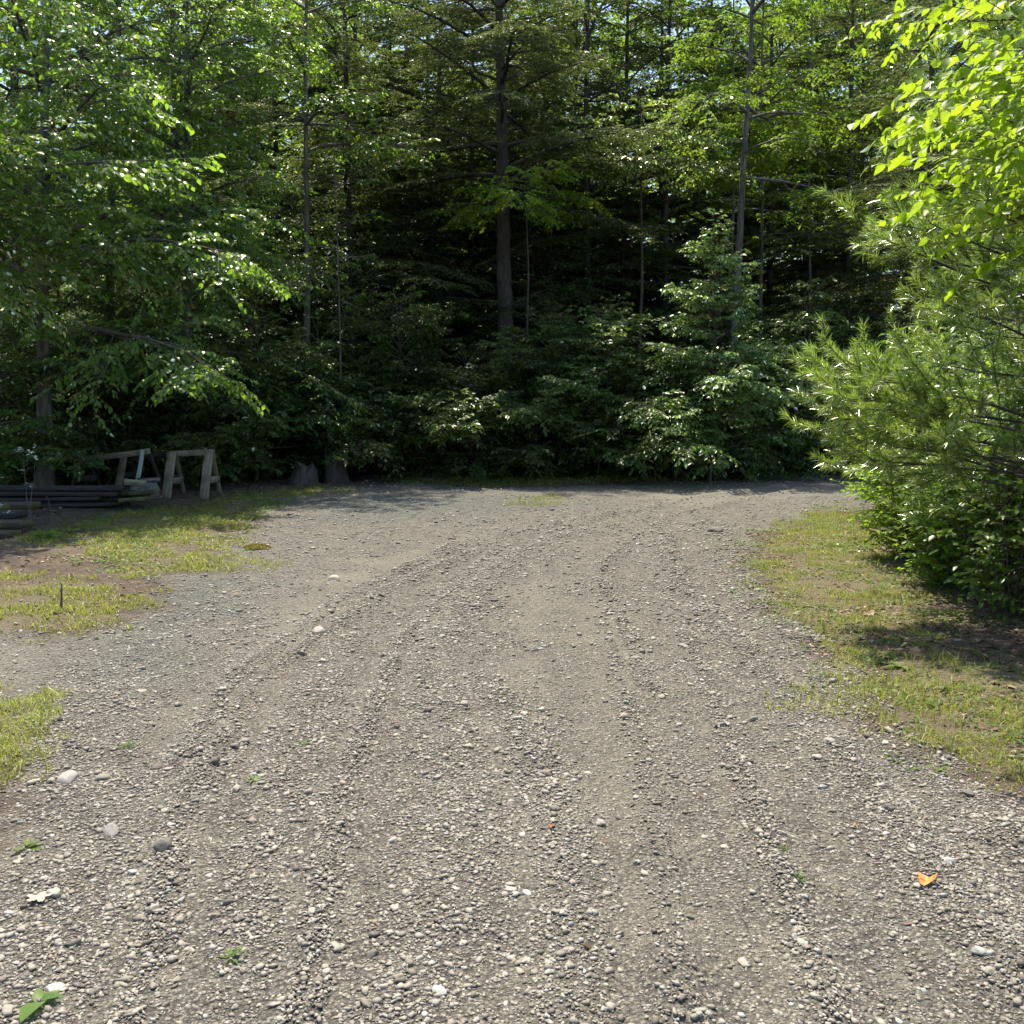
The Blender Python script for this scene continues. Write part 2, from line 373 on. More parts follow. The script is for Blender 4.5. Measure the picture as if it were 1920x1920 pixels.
def stoneset(n, y0, y1, r0, sg, lo, pw, base, rmax, sink=.3):
    xx, yy = sample(n, y0, y1, pw); k = accept(xx, yy, lo); xx, yy = xx[k], yy[k]
    r = np.clip(r0 * np.exp(rng.normal(0, sg, len(xx))), r0 * .4, rmax)
    return stones(xx, yy, r, rng, base, sink=sink)
parts = [stoneset(170000, 1.9, 6.8, .0042, .4, .45, 1.3, ICO0, .010),
         stoneset(105000, 1.9, 10, .0070, .38, .18, 1.4, ICO0, .016),
         stoneset(60000, 6, 20, .0120, .35, .22, 1.6, ICO0, .028),
         stoneset(11000, 1.9, 18, .0125, .3, .10, 1.7, ICO1, .03, .25),
         stoneset(380, 2.2, 17, .020, .25, .12, 1.6, ICO1, .045, .3)]
o = mk('gravel', parts, M_gravel)
tag(o, 'loose grey and tan gravel strewn over the road in ridges and patches', 'gravel', kind='stuff')

def stone(px, py, wpx, mat, label, flat=.55, seed=0):
    p = gz(px, py); r = wpx * .46 / FPX * math.hypot(p[1], 1.6)
    rg = np.random.default_rng(100 + seed + int(px))
    v, f = stones(np.array([0.]), np.array([0.]), np.array([r]), rg, ICO2, flat, .35, .035)
    cut = rg.normal(0, 1, (14, 3)); cut[:, 2] *= .8; cut = nrm(cut)
    v -= v.mean(0)
    for c in cut:                               # flatten facets so that it reads as broken stone
        d = v @ c; lim = np.max(d) * rg.uniform(.58, .82)
        v = v - np.clip(d - lim, 0, None)[:, None] * c * .98
    o = mk('stone', [(v, f)], mat)
    o.location = (p[0], p[1], p[2] + r * flat * .12)
    tag(o, label, 'stone', 'large stones on the gravel')
for s in [(595, 1199, 42, M_st_tan, 'large flat tan stone lying alone left of the road centre'), (966, 1372, 34, M_st_tan, 'upright tan stone on the central gravel ridge'),
          (266, 1308, 36, M_st_tan, 'pale stone beside the sandy side track on the left', .4), (209, 1580, 46, M_st_grey, 'broad grey angular stone near the dry pink leaf', .8),
          (1359, 1592, 32, M_st_tan, 'round light disc of stone on the bare right wheel track', .25), (1342, 1006, 34, M_st_dark, 'dark lump of stone where the gravel ridge starts beside the grass', .9),
          (1647, 1494, 28, M_st_tan, 'rounded tan stone near the grassy right edge', .8), (1660, 1593, 26, M_st_white, 'small white stone left of the orange dry leaf, farther up the gravel'),
          (1776, 1650, 28, M_st_white, 'round whitish stone just above the orange dry leaf', .9), (820, 1886, 42, M_st_white, 'white quartz stone near the bottom centre of the gravel'),
          (104, 1872, 42, M_st_white, 'white angular stone beside the broad leaved seedling'), (700, 1812, 44, M_st_dark, 'dark stone with black underside in the foreground gravel', .9),
          (310, 1618, 46, M_st_dark, 'dark wedge of stone left of centre in the gravel', .7), (128, 1478, 66, M_st_grey, 'long grey brown slab of stone beside the left tuft of grass', .4),
          (1196, 1023, 26, M_st_white, 'pale flat stone far up the middle of the road', .35), (1493, 1165, 44, M_st_grey, 'grey slab half sunk in the grass verge on the right', .3),
          (1101, 1458, 26, M_st_tan, 'pale stone with a dark pebble behind it, right of the central ridge', .7), (1815, 1508, 34, M_st_dark, 'dark grey stone at the edge of the right verge', .8),
          (628, 1085, 30, M_st_tan, 'pale stone far left of the road centre above the flat tan one', .5), (985, 1690, 26, M_st_white, 'bluish white stone in the foreground gravel', .8)]:
    stone(*s)

# ------------------------------------------------------------------ foliage building blocks
def leaf4(P, D, N, L, Wd, fold=.18):
    D = nrm(D); S = nrm(np.cross(D, N)); N = np.cross(S, D)
    L = L[:, None]; Wd = Wd[:, None]
    a = P; b = P + D * L * .42 + S * Wd * .5 + N * Wd * fold; c = P + D * L - UP * L * .12; d = P + D * L * .42 - S * Wd * .5 + N * Wd * fold
    V = np.stack([a, b, c, d], 1).reshape(-1, 3); i = np.arange(len(P))[:, None] * 4
    return V, np.concatenate([i + [0, 1, 2], i + [0, 2, 3]])
def leaf8(P, D, N, L, Wd, fold=.2, droop=.25):
    D = nrm(D); S = nrm(np.cross(D, N)); N = np.cross(S, D)
    L = L[:, None]; Wd = Wd[:, None]
    m = lambda t: P + D * L * t - N * L * droop * t * t
    l = lambda t, w, s: m(t) + S * Wd * w * s + N * Wd * abs(w) * fold
    V = np.stack([m(0), m(.38), m(.72), m(1.0), l(.2, .42, 1), l(.5, .5, 1), l(.8, .26, 1), l(.2, .42, -1), l(.5, .5, -1), l(.8, .26, -1)], 1).reshape(-1, 3)
    i = np.arange(len(P))[:, None] * 10
    Q = np.concatenate([i + q for q in ([0, 4, 5, 1], [1, 5, 6, 2], [0, 1, 8, 7], [1, 2, 9, 8])])
    return [(V, np.concatenate([Q, np.concatenate([i + [2, 6, 3, 3], i + [2, 3, 9, 9]])[:0]])), (V, Q[:0])], V, Q, i
def leafN(P, D, N, L, Wd, fold=.2, droop=.25):      # ten-point leaf as quads and tip triangles split into one vertex array
    _, V, Q, i = leaf8(P, D, N, L, Wd, fold, droop)
    T = np.concatenate([i + [2, 6, 3], i + [2, 3, 9]])
    Qt = np.concatenate([Q[:, [0, 1, 2]], Q[:, [0, 2, 3]], T])
    return V, Qt
def tubes(P, r0, r1, sides):
    N_, K, _ = P.shape
    if N_ == 0: return np.zeros((0, 3)), np.zeros((0, 4), int)
    T = nrm(np.gradient(P, axis=1)); ref = np.where(np.abs(T[..., 2:3]) > .9, np.array([1., 0, 0]), UP)
    A = nrm(np.cross(T, ref)); B = np.cross(T, A)
    r = r0[:, None] + (r1 - r0)[:, None] * np.linspace(0, 1, K)[None]
    th = np.linspace(0, 2 * np.pi, sides, endpoint=False)
    V = P[:, :, None] + (A[:, :, None] * np.cos(th)[:, None] + B[:, :, None] * np.sin(th)[:, None]) * r[:, :, None, None]
    i = np.arange(N_ * K * sides).reshape(N_, K, sides)
    a = i[:, :-1]; b = i[:, 1:]
    F = np.stack([a, np.roll(a, -1, 2), np.roll(b, -1, 2), b], -1).reshape(-1, 4)
    return V.reshape(-1, 3), F
def grow(S, D, L, K, droop, wob, rng):
    n = len(S); t = np.linspace(0, 1, K)[None, :, None]
    D = nrm(D); L = L[:, None, None]
    P = S[:, None] + D[:, None] * L * t
    dr = np.broadcast_to(np.asarray(droop, float), (n,))[:, None]
    P[..., 2] -= dr * (L[:, :, 0]) * (t[..., 0] ** 2)
    w = rng.normal(0, 1, (n, K, 3)).cumsum(1) * wob * L / K; w[:, 0] = 0
    return P + w
def interp(P, idx, t):
    K = P.shape[1]; u = np.clip(t, 0, .9999) * (K - 1); k = u.astype(int); f = (u - k)[:, None]
    a = P[idx, k]; b = P[idx, k + 1]
    return a * (1 - f) + b * f, nrm(b - a)
def kids(P, L, m, rng, t0=.2, t1=1., ang=50, ratio=.45, taper=.6, vz=.12, spin=0.):
    m = np.maximum(m.astype(int), 0); idx = np.repeat(np.arange(len(P)), m)
    j = np.arange(len(idx)) - np.repeat(np.cumsum(m) - m, m)
    t = t0 + (t1 - t0) * (j + rng.uniform(0, 1, len(idx))) / m[idx]
    S, T = interp(P, idx, t)
    hor = nrm(np.cross(T, UP) + 1e-4); ver = np.cross(hor, T); sd = np.where(j % 2, 1., -1.)[:, None]
    a = np.radians(ang + rng.normal(0, 10, len(idx)))[:, None]
    ph = rng.normal(0, spin, len(idx))[:, None]
    lat = hor * sd * np.cos(ph) + ver * np.sin(ph)
    D = nrm(T * np.cos(a) + lat * np.sin(a) + UP * rng.normal(0, vz, len(idx))[:, None])
    return S, D, L[idx] * ratio * (1 - taper * (t - t0) / (t1 - t0 + 1e-6)) * rng.uniform(.7, 1.2, len(idx))
def leaves_on(P, m, rng, size, asp=.55, t0=.1, ang=52, tiltN=.35, big=False, fold=.18, hang=0., droop=.25):
    m = np.maximum(m.astype(int), 1); idx = np.repeat(np.arange(len(P)), m)
    j = np.arange(len(idx)) - np.repeat(np.cumsum(m) - m, m)
    t = t0 + (1 - t0) * (j + .5 * rng.uniform(0, 1, len(idx))) / m[idx]
    S, T = interp(P, idx, t)
    hor = nrm(np.cross(T, UP) + 1e-4); sd = np.where(j % 2, 1., -1.)[:, None]
    a = np.radians(ang + rng.normal(0, 14, len(idx)))[:, None]
    D = nrm(T * np.cos(a) + hor * sd * np.sin(a) + rng.normal(0, .14, (len(idx), 3)) - UP * hang)
    N = nrm(UP + rng.normal(0, tiltN, (len(idx), 3)))
    L = size * rng.uniform(.65, 1.15, len(idx))
    if big: return leafN(S, D, N, L, L * asp, fold, droop)
    return leaf4(S, D, N, L, L * asp, fold)

def trunk_path(pts, K=14, wob=.03, rng=None):
    pts = np.array(pts, float); z = np.linspace(pts[0, 2], pts[-1, 2], K)
    P = np.stack([np.interp(z, pts[:, 2], pts[:, 0]), np.interp(z, pts[:, 2], pts[:, 1]), z], 1)
    w = rng.normal(0, wob, (K, 2)).cumsum(0) * .5; w[0] = 0; w -= np.linspace(0, 1, K)[:, None] * w[-1]
    P[:, :2] += w
    return P[None]
def trunk_mesh(P, r0, r1, rng, sides=12, fr=40):
    K = 60; t = np.linspace(0, 1, K); Q = np.stack([np.interp(t, np.linspace(0, 1, P.shape[1]), P[0, :, k]) for k in range(3)], 1)[None]
    v, f = tubes(Q, np.array([r0]), np.array([r1]), sides)
    v = v.reshape(K, sides, 3); c = Q[0][:, None]
    flare = 1 + .55 * np.exp(-t * 28)[:, None, None]
    lump = 1 + rng.normal(0, .035, (K, sides, 1)); 
    return (c + (v - c) * flare * lump).reshape(-1, 3), f

def conifer(name, label, pts, r0, L0, z0, nl, mat, seed, leafsize=.10, dens=1.0, group=None, bark=M_bark, nm='hemlock_tree', asp=.22, low_dead=0):
    rng = np.random.default_rng(seed)
    base = np.array(pts[0], float); pts = np.array(pts, float) - base
    root = empty(nm, base); tag(root, label, 'tree', group)
    P = trunk_path(pts, 14, .03, rng); H = P[0, -1, 2]
    wood = [trunk_mesh(P, r0, .02, rng)]
    u = np.sort(rng.uniform(0, 1, nl)); t = (z0 + (H - z0) * u) / H
    S, T = interp(P, np.zeros(nl, int), t)
    az = np.arange(nl) * 2.4 + rng.normal(0, .4, nl)
    pitch = np.radians(8 + 25 * u + rng.normal(0, 7, nl))
    D = np.stack([np.cos(az) * np.cos(pitch), np.sin(az) * np.cos(pitch), np.sin(pitch)], 1)
    L = L0 * (1 - .85 * u ** 1.3) * rng.uniform(.7, 1.15, nl)
    B1 = grow(S, D, L, 7, .26, .05, rng); wood.append(tubes(B1, .008 + L * .012, np.full(nl, .004), 5))
    nd = 26; zd = rng.uniform(.12, max(.3, z0 / H + .15), nd); Sd, _ = interp(P, np.zeros(nd, int), zd); ad = rng.uniform(0, 6.283, nd)
    Bd = grow(Sd, np.stack([np.cos(ad), np.sin(ad), rng.uniform(-.25, .35, nd)], 1), rng.uniform(.3, 1.7, nd), 5, .15, .08, rng); wood.append(tubes(Bd, np.full(nd, .013), np.full(nd, .004), 4))
    Sd, Dd, Ld = kids(Bd, np.linalg.norm(Bd[:, -1] - Bd[:, 0], axis=1), np.full(nd, 4), rng, .3, 1, 50, .4); wood.append(tubes(grow(Sd, Dd, Ld, 4, .1, .08, rng), np.full(len(Ld), .005), np.full(len(Ld), .002), 3))
    S, D, L2 = kids(B1, L, L * 5.5 * dens, rng, .18, 1, 55, .34, .55, .06)
    B2 = grow(S, D, L2, 4, .18, .05, rng); wood.append(tubes(B2, .003 + L2 * .008, np.full(len(L2), .002), 3))
    S, D, L3 = kids(B2, L2, L2 * 11 * dens, rng, .15, 1, 50, .42, .5, .08)
    B3 = grow(S, D, L3, 3, .12, .03, rng)
    fo = [leaves_on(B2, L2 * 16, rng, leafsize, asp, .1, 50, .5, fold=.1), leaves_on(B3, L3 * 28 + 2, rng, leafsize, asp, .0, 45, .5, fold=.1)]
    mk('trunk', wood, bark, root); mk('crown', fo, mat, root)
    return root
def broadleaf(nm, label, pts, r0, L0, z0, nl, mat, seed, leafsize=.08, dens=1.0, group=None, bark=M_barkg, cat='tree', p0=5, p1=60, droop=.25, big=False, asp=.62,
              prof=None, hang=.1, az=None, tilt=.35, n2=4.2, n3=8., n4=22., s2=.42, s3=.45, wob=.06):
    rng = np.random.default_rng(seed)
    base = np.array(pts[0], float); pts = np.array(pts, float) - base
    root = empty(nm, base); tag(root, label, cat, group)
    P = trunk_path(pts, 12, .04, rng); H = P[0, -1, 2]
    wood = [trunk_mesh(P, r0, max(.006, r0 * .1), rng, 10 if r0 > .05 else 6)]
    u = np.sort(rng.uniform(0, 1, nl)); t = (z0 + (H - z0) * u) / H
    S, T = interp(P, np.zeros(nl, int), t)
    a_ = (np.arange(nl) * 2.4 + rng.normal(0, .5, nl)) if az is None else rng.uniform(az[0], az[1], nl)
    pitch = np.radians(p0 + (p1 - p0) * u + rng.normal(0, 8, nl))
    D = np.stack([np.cos(a_) * np.cos(pitch), np.sin(a_) * np.cos(pitch), np.sin(pitch)], 1)
    pr = (np.sqrt(np.clip(1 - (u * 1.0 - .25) ** 2 / .62, .05, 1))) if prof is None else prof(u)
    L = L0 * pr * rng.uniform(.65, 1.15, nl)
    B1 = grow(S, D, L, 7, droop, wob, rng); wood.append(tubes(B1, np.minimum(.004 + L * .013, r0 * .7), np.full(nl, .003), 5))
    S, D, L2 = kids(B1, L, L * n2 * dens, rng, .2, 1, 48, s2, .5, .14, .35)
    B2 = grow(S, D, L2, 5, droop * .6, wob, rng); wood.append(tubes(B2, .002 + L2 * .007, np.full(len(L2), .0015), 3))
    S, D, L3 = kids(B2, L2, L2 * n3 * dens, rng, .12, 1, 45, s3, .4, .12, .3)
    B3 = grow(S, D, L3, 4, .2, .05, rng); wood.append(tubes(B3, np.full(len(L3), .0022), np.full(len(L3), .001), 3))
    sp = leafsize / .08
    fo = [leaves_on(B3, L3 * n4 / sp + 2, rng, leafsize, asp, .1, 50, tilt, big, hang=hang), leaves_on(B2, L2 * 9 / sp, rng, leafsize, asp, .3, 50, tilt, big, hang=hang)]
    mk('trunk', wood, bark, root); mk('crown', fo, mat, root)
    return root

def tp(pts_px, Y, H):                       # trunk points from picture points at depth Y, prolonged to the ground and to height H
    a, b = at(*pts_px[0], Y), at(*pts_px[-1], Y)
    s = (b - a) / (b[2] - a[2])
    base = a - s * a[2]; top = a + s * (H - a[2])
    base[2] = H1(base[0], base[1]) - .03
    return [base, a, b, top] if H > b[2] + .1 else [base, a, top]

# ------------------------------------------------------------------ the hemlocks and pole trees of the forest
HG = 'dark conifers of the forest'
CON = [([(948, 600), (936, 0)], 23.6, 23, .24, 4.6, 4.0, 95, 'thickest dark trunk of the forest, rising in the centre'),
       ([(812, 420), (826, 0)], 27.5, 20, .125, 3.8, 3.2, 75, 'slim dark conifer just left of the thickest trunk'),
       ([(655, 420), (646, 0)], 24, 18, .11, 3.4, 5.0, 60, 'dark conifer with a thin straight trunk between the left leafy tree and the central trunks'),
       ([(1103, 420), (1103, 0)], 26.5, 19, .11, 3.6, 3.4, 75, 'dark conifer first to the right of the thickest trunk'),
       ([(1250, 420), (1258, 0)], 28, 20, .12, 3.6, 4.0, 70, 'dark conifer behind the bright shrub, left of the leaning grey pole tree'),
       ([(1745, 420), (1750, 0)], 23, 17, .14, 3.6, 5.0, 70, 'dense dark conifer behind the top of the near pine'),
       ([(30, 300), (25, 0)], 19.5, 15, .14, 3.2, 4.5, 60, 'dark conifer at the far left behind the bright leafy tree'),
       ([(520, 500), (515, 0)], 29, 19, .12, 3.6, 3.5, 70, 'dark conifer seen behind the right side of the left leafy tree'),
       ([(1590, 500), (1600, 0)], 30, 19, .12, 3.4, 4.5, 60, 'dark conifer deep in the wood left of the near pine')]
for i, (pp, Yd, Hh, r0, L0, z0, nl, lab) in enumerate(CON):
    conifer('c', lab, tp(pp, Yd, min(Hh, .42 * Yd + 5)), r0, L0 * 1.05, z0 * .75 if i else 6.0, int(nl * .85) if i else 62, M_hem, 200 + i, .125, 1.0 if i else .9, HG, asp=.30)
for i, (px, Yd) in enumerate([(730, 30), (885, 31), (1020, 32), (1175, 30), (585, 31.5), (1330, 33), (430, 30), (665, 29), (800, 33), (960, 29.5), (1095, 34), (1240, 31), (1450, 31), (1620, 34), (350, 27), (1530, 33.5)]):
    pz = at(px, 300, Yd); conifer('c', 'dark conifer standing deep among the trunks of the middle of the wood', tp([(px - 2, 400), (px + 2, 0)], Yd, 17), .12, 4.0, 2.5, 66, M_hem, 230 + i, .14, .95, 'dark conifers deep in the wood', asp=.32)
PG = 'slender pole trees of the forest edge'
POL = [([(1386, 470), (1411, 0)], 22.5, 19, .115, 3.0, 8.5, 26, 'grey pole tree leaning right, tallest bare trunk on the right of the wood', M_leafy),
       ([(1427, 470), (1434, 0)], 25.5, 18, .06, 2.6, 7.5, 24, 'thin dark pole tree just right of the leaning grey one', M_leafy),
       ([(1372, 420), (1376, 0)], 27, 17, .06, 2.6, 7.0, 24, 'thin pole tree just left of the leaning grey one', M_leafy),
       ([(218, 200), (224, 0)], 19, 16, .11, 3.2, 7.0, 30, 'dark bare trunk showing above the bright tree at the top left', M_leaf),
       ([(335, 640), (332, 500)], 21, 15, .10, 3.0, 6.0, 26, 'dark trunk behind the lower branches of the left leafy tree', M_leaf),
       ([(637, 720), (633, 540)], 19.5, 7.5, .03, 1.2, 3.5, 14, 'pale thin sapling stem left of the shaded maple undergrowth', M_leaf),
       ([(575, 760), (575, 560)], 20.5, 14, .085, 2.6, 7.0, 24, 'dark trunk behind the drooping branch tips of the left leafy tree', M_leaf),
       ([(1520, 500), (1524, 100)], 28, 17, .05, 2.6, 6.0, 26, 'slender yellow green tree right of the pole trees', M_leafy)]
for i, (pp, Yd, Hh, r0, L0, z0, nl, lab, m) in enumerate(POL):
    broadleaf('pole_tree', lab, tp(pp, Yd, min(Hh, .42 * Yd + 5)), r0, L0, min(z0, 6.5), nl, m, 300 + i, .12, 1.0, PG)

# ------------------------------------------------------------------ left leafy tree and its neighbours
prof_flat = lambda u: 1.15 - .85 * u ** 1.2
broadleaf('broadleaf_tree', 'large leafy tree at the left, bright green on its upper right side', [(-7.9, 16.2, -.05), (-7.5, 15.8, 5), (-6.8, 15.3, 10)], .13, 4.4, 2.6, 46, M_leaf, 11, .095, .95,
          'leafy trees of the forest edge', p0=12, p1=55, droop=.30, prof=prof_flat, big=True, hang=.25, tilt=.6)
broadleaf('broadleaf_tree', 'leafy tree with fresh green sprays leaning in at the left edge', [(-9.2, 12.8, -.05), (-8.5, 12.4, 4), (-7.4, 12, 8.5)], .09, 3.4, 3.4, 34, M_leaf, 12, .10, .9,
          'leafy trees of the forest edge', p0=18, p1=50, droop=.2, big=True, hang=.2, tilt=.55, az=(-1.2, 1.2), prof=prof_flat)
broadleaf('broadleaf_tree', 'leafy tree behind the sawhorses with branches drooping to the right', [(-6.3, 18.5, -.05), (-6.0, 18.2, 5), (-5.6, 18, 10.5)], .09, 3.6, 1.8, 42, M_leaf, 13, .09, 1.0,
          'leafy trees of the forest edge', p0=5, p1=50, droop=.28, big=False, hang=.2, prof=prof_flat, tilt=.5)

# ------------------------------------------------------------------ undergrowth along the edge of the wood
def sapling(nm, label, px, Yd, Hh, L0, mat, seed, leaf=.08, dens=1.15, nl=24, z0=.35, p0=5, p1=55, **k):
    b = gx(px, Yd); b[2] = H1(b[0], b[1]) - .02
    return broadleaf(nm, label, [b, b + np.array([.1, 0, Hh * .5]), b + np.array([0, .1, Hh])], .012 + Hh * .005, L0 * 1.15, z0, int(nl * 1.25), mat, seed, leaf * 1.2, dens * 1.45, 'saplings and shrubs under the edge of the wood', M_twig,
                     'sapling', p0, p1, k.pop('droop', .2), k.pop('big', False), prof=lambda u: 1.38 - 1.1 * u ** 1.2, tilt=.5, hang=.18, **k)
UND = [('sapling', 'tall bright shrub with sunlit leaves, right of centre', 1330, 18.9, 5.1, 1.3, M_leafsunlit, .085, 1.35, 56),
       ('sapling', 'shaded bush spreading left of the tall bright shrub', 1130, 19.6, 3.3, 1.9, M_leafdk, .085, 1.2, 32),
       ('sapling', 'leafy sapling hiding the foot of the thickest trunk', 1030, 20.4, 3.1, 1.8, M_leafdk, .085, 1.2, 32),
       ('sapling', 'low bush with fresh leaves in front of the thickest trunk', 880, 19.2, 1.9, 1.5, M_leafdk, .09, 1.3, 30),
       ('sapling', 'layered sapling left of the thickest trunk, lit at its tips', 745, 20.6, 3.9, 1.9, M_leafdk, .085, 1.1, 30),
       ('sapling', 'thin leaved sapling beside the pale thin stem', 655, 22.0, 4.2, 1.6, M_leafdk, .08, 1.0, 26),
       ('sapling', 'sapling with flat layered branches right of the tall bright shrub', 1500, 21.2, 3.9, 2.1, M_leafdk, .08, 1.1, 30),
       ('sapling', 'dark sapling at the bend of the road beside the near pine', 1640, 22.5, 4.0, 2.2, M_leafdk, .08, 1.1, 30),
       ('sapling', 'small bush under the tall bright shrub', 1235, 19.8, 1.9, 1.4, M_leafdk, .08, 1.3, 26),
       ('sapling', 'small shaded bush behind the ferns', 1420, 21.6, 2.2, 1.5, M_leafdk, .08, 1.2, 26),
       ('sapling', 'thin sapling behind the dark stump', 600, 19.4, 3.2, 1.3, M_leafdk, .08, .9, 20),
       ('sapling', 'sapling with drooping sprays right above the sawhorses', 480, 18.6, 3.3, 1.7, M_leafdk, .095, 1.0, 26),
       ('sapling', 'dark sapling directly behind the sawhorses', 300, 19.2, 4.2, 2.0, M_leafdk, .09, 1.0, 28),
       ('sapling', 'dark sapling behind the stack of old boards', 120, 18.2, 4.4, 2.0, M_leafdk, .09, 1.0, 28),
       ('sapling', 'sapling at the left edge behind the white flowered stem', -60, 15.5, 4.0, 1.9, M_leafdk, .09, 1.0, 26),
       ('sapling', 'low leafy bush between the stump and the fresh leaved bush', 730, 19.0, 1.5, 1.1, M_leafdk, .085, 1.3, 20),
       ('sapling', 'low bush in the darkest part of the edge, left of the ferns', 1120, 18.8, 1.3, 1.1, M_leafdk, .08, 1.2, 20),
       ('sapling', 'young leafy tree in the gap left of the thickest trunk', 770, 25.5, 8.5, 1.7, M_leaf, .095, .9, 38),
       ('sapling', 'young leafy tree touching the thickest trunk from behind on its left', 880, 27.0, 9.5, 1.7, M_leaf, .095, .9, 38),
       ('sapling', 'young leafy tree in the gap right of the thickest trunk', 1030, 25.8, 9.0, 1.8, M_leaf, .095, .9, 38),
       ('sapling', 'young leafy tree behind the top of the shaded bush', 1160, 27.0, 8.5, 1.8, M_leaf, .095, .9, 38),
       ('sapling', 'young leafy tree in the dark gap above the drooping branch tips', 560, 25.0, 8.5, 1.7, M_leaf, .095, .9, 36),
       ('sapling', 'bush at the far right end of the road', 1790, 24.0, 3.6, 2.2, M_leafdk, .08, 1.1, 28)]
for i, (nm, lab, px, Yd, Hh, L0, m, ls, dn, nl) in enumerate(UND):
    sapling(nm, lab, px, Yd, Hh, L0, m, 400 + i, ls, dn, nl)

sapling('sapling', 'thin sapling whose fresh green top crosses the thickest trunk', 985, 22.0, 6.9, 1.5, M_leafbr, 450, .085, .9, 13, z0=5.7, p0=0, p1=25)
sapling('sapling', 'thin sapling with a lit green top between the tall bright shrub and the trunks', 1190, 23.2, 8.8, 1.5, M_leafsunlit, 451, .085, .9, 16, z0=6.8, p0=0, p1=35)
# ------------------------------------------------------------------ trees and saplings deeper in the wood (copies)
proto = []
rg = np.random.default_rng(5)
LB = 'slender tree deep in the wood behind the first row of trunks'
for k, (m, z0, Hh) in enumerate(((M_leafy, 3.0, 16), (M_leaf, 4.5, 17), (M_leafy, 2.0, 14))):
    proto.append(broadleaf('forest_tree', LB, [(0, 0, -.05), (.2, 0, Hh * .5), (.1, .3, Hh)], .10, 3.8, z0, 44, m, 500 + k, .17, .8, 'trees deep in the wood', n4=16, prof=lambda u: .6 + .5 * np.sin(u * 2.8)))
first = set(); spots = []
tries = 0
while len(spots) < 52 and tries < 4000:
    tries += 1
    Yd = 30 + 34 * rg.uniform() ** 1.1; px = rg.uniform(-150, 2070); X_ = (px - 960) / FPX * Yd
    if all(math.hypot(X_ - a, Yd - b) > 3.0 for a, b in spots): spots.append((X_, Yd))
for i, (a, b) in enumerate(spots):
    k = i % 3
    o = proto[k] if i < 3 else copy_tree(proto[k])
    o.location = (a, b, H1(a, b) - .05); o.rotation_euler.z = rg.uniform(0, 6.28); s = rg.uniform(.85, 1.25); o.scale = (s, s, s)
proto = []
for k in range(3):
    proto.append(broadleaf('forest_sapling', 'shaded sapling in the wood behind the edge growth', [(0, 0, -.03), (.1, 0, 2.2), (0, .1, 4.8)], .03, 2.3, .3, 38, M_leafdk, 520 + k, .12, 1.25, 'saplings deep in the wood', M_twig, 'sapling'))
spots = []; tries = 0
while len(spots) < 80 and tries < 4000:
    tries += 1
    Yd = 22.5 + 24 * rg.uniform(); px = rg.uniform(-150, 2070); X_ = (px - 960) / FPX * Yd
    if all(math.hypot(X_ - a, Yd - b) > 2.0 for a, b in spots): spots.append((X_, Yd))
for i, (a, b) in enumerate(spots):
    o = proto[i % 3] if i < 3 else copy_tree(proto[i % 3])
    o.location = (a, b, H1(a, b) - .03); o.rotation_euler.z = rg.uniform(0, 6.28); s = rg.uniform(.7, 1.2); o.scale = (s, s, s)
EB = 'low shaded shrub filling the dark edge of the wood'
proto = [broadleaf('forest_shrub', EB, [(0, 0, -.03), (.05, 0, .8), (0, .1, 1.9)], .015, 1.4, .08, 36, M_leafdk, 540 + k, .10, 1.8, 'low shrubs at the edge of the wood', M_twig, 'shrub') for k in range(3)]
spots = []; tries = 0
while len(spots) < 34 and tries < 4000:
    tries += 1
    px = rg.uniform(-60, 1900); Yd = np.interp(px, [-60, 300, 480, 700, 1100, 1600, 1900], [16.8, 18.6, 19.0, 19.8, 19.6, 22.4, 24.5]) + rg.uniform(-.2, 1.8); X_ = (px - 960) / FPX * Yd
    if all(math.hypot(X_ - a, Yd - b) > .95 for a, b in spots): spots.append((X_, Yd))
for i, (a, b) in enumerate(spots):
    o = proto[i % 3] if i < 3 else copy_tree(proto[i % 3])
    o.location = (a, b, H1(a, b) - .03); o.rotation_euler.z = rg.uniform(0, 6.28); s = rg.uniform(.65, 1.25); o.scale = (s, s, s)
# far wood closing the view
n = 260000
xx = rg.uniform(-75, 75, n); yy = rg.uniform(66, 84, n)
top = 15 + 10 * vnoise(xx, yy, 7, 61) + 3 * vnoise(xx, yy, 2, 62)
zz = top * rg.uniform(0, 1, n) ** .8
kk = vnoise(xx + zz * .7, yy + zz, 2.2, 63) > .33
Pn = np.stack([xx, yy, zz], 1)[kk]
v, f = leaf4(Pn, rg.normal(0, 1, Pn.shape) * [1, 1, .4], nrm(UP + rg.normal(0, .5, Pn.shape)), rg.uniform(.25, .6, len(Pn)), rg.uniform(.15, .35, len(Pn)))
tag(mk('distant_wood', [(v, f)], M_leafy), 'far mass of sunlit leaves closing the gaps between the trees', 'wood', kind='stuff')

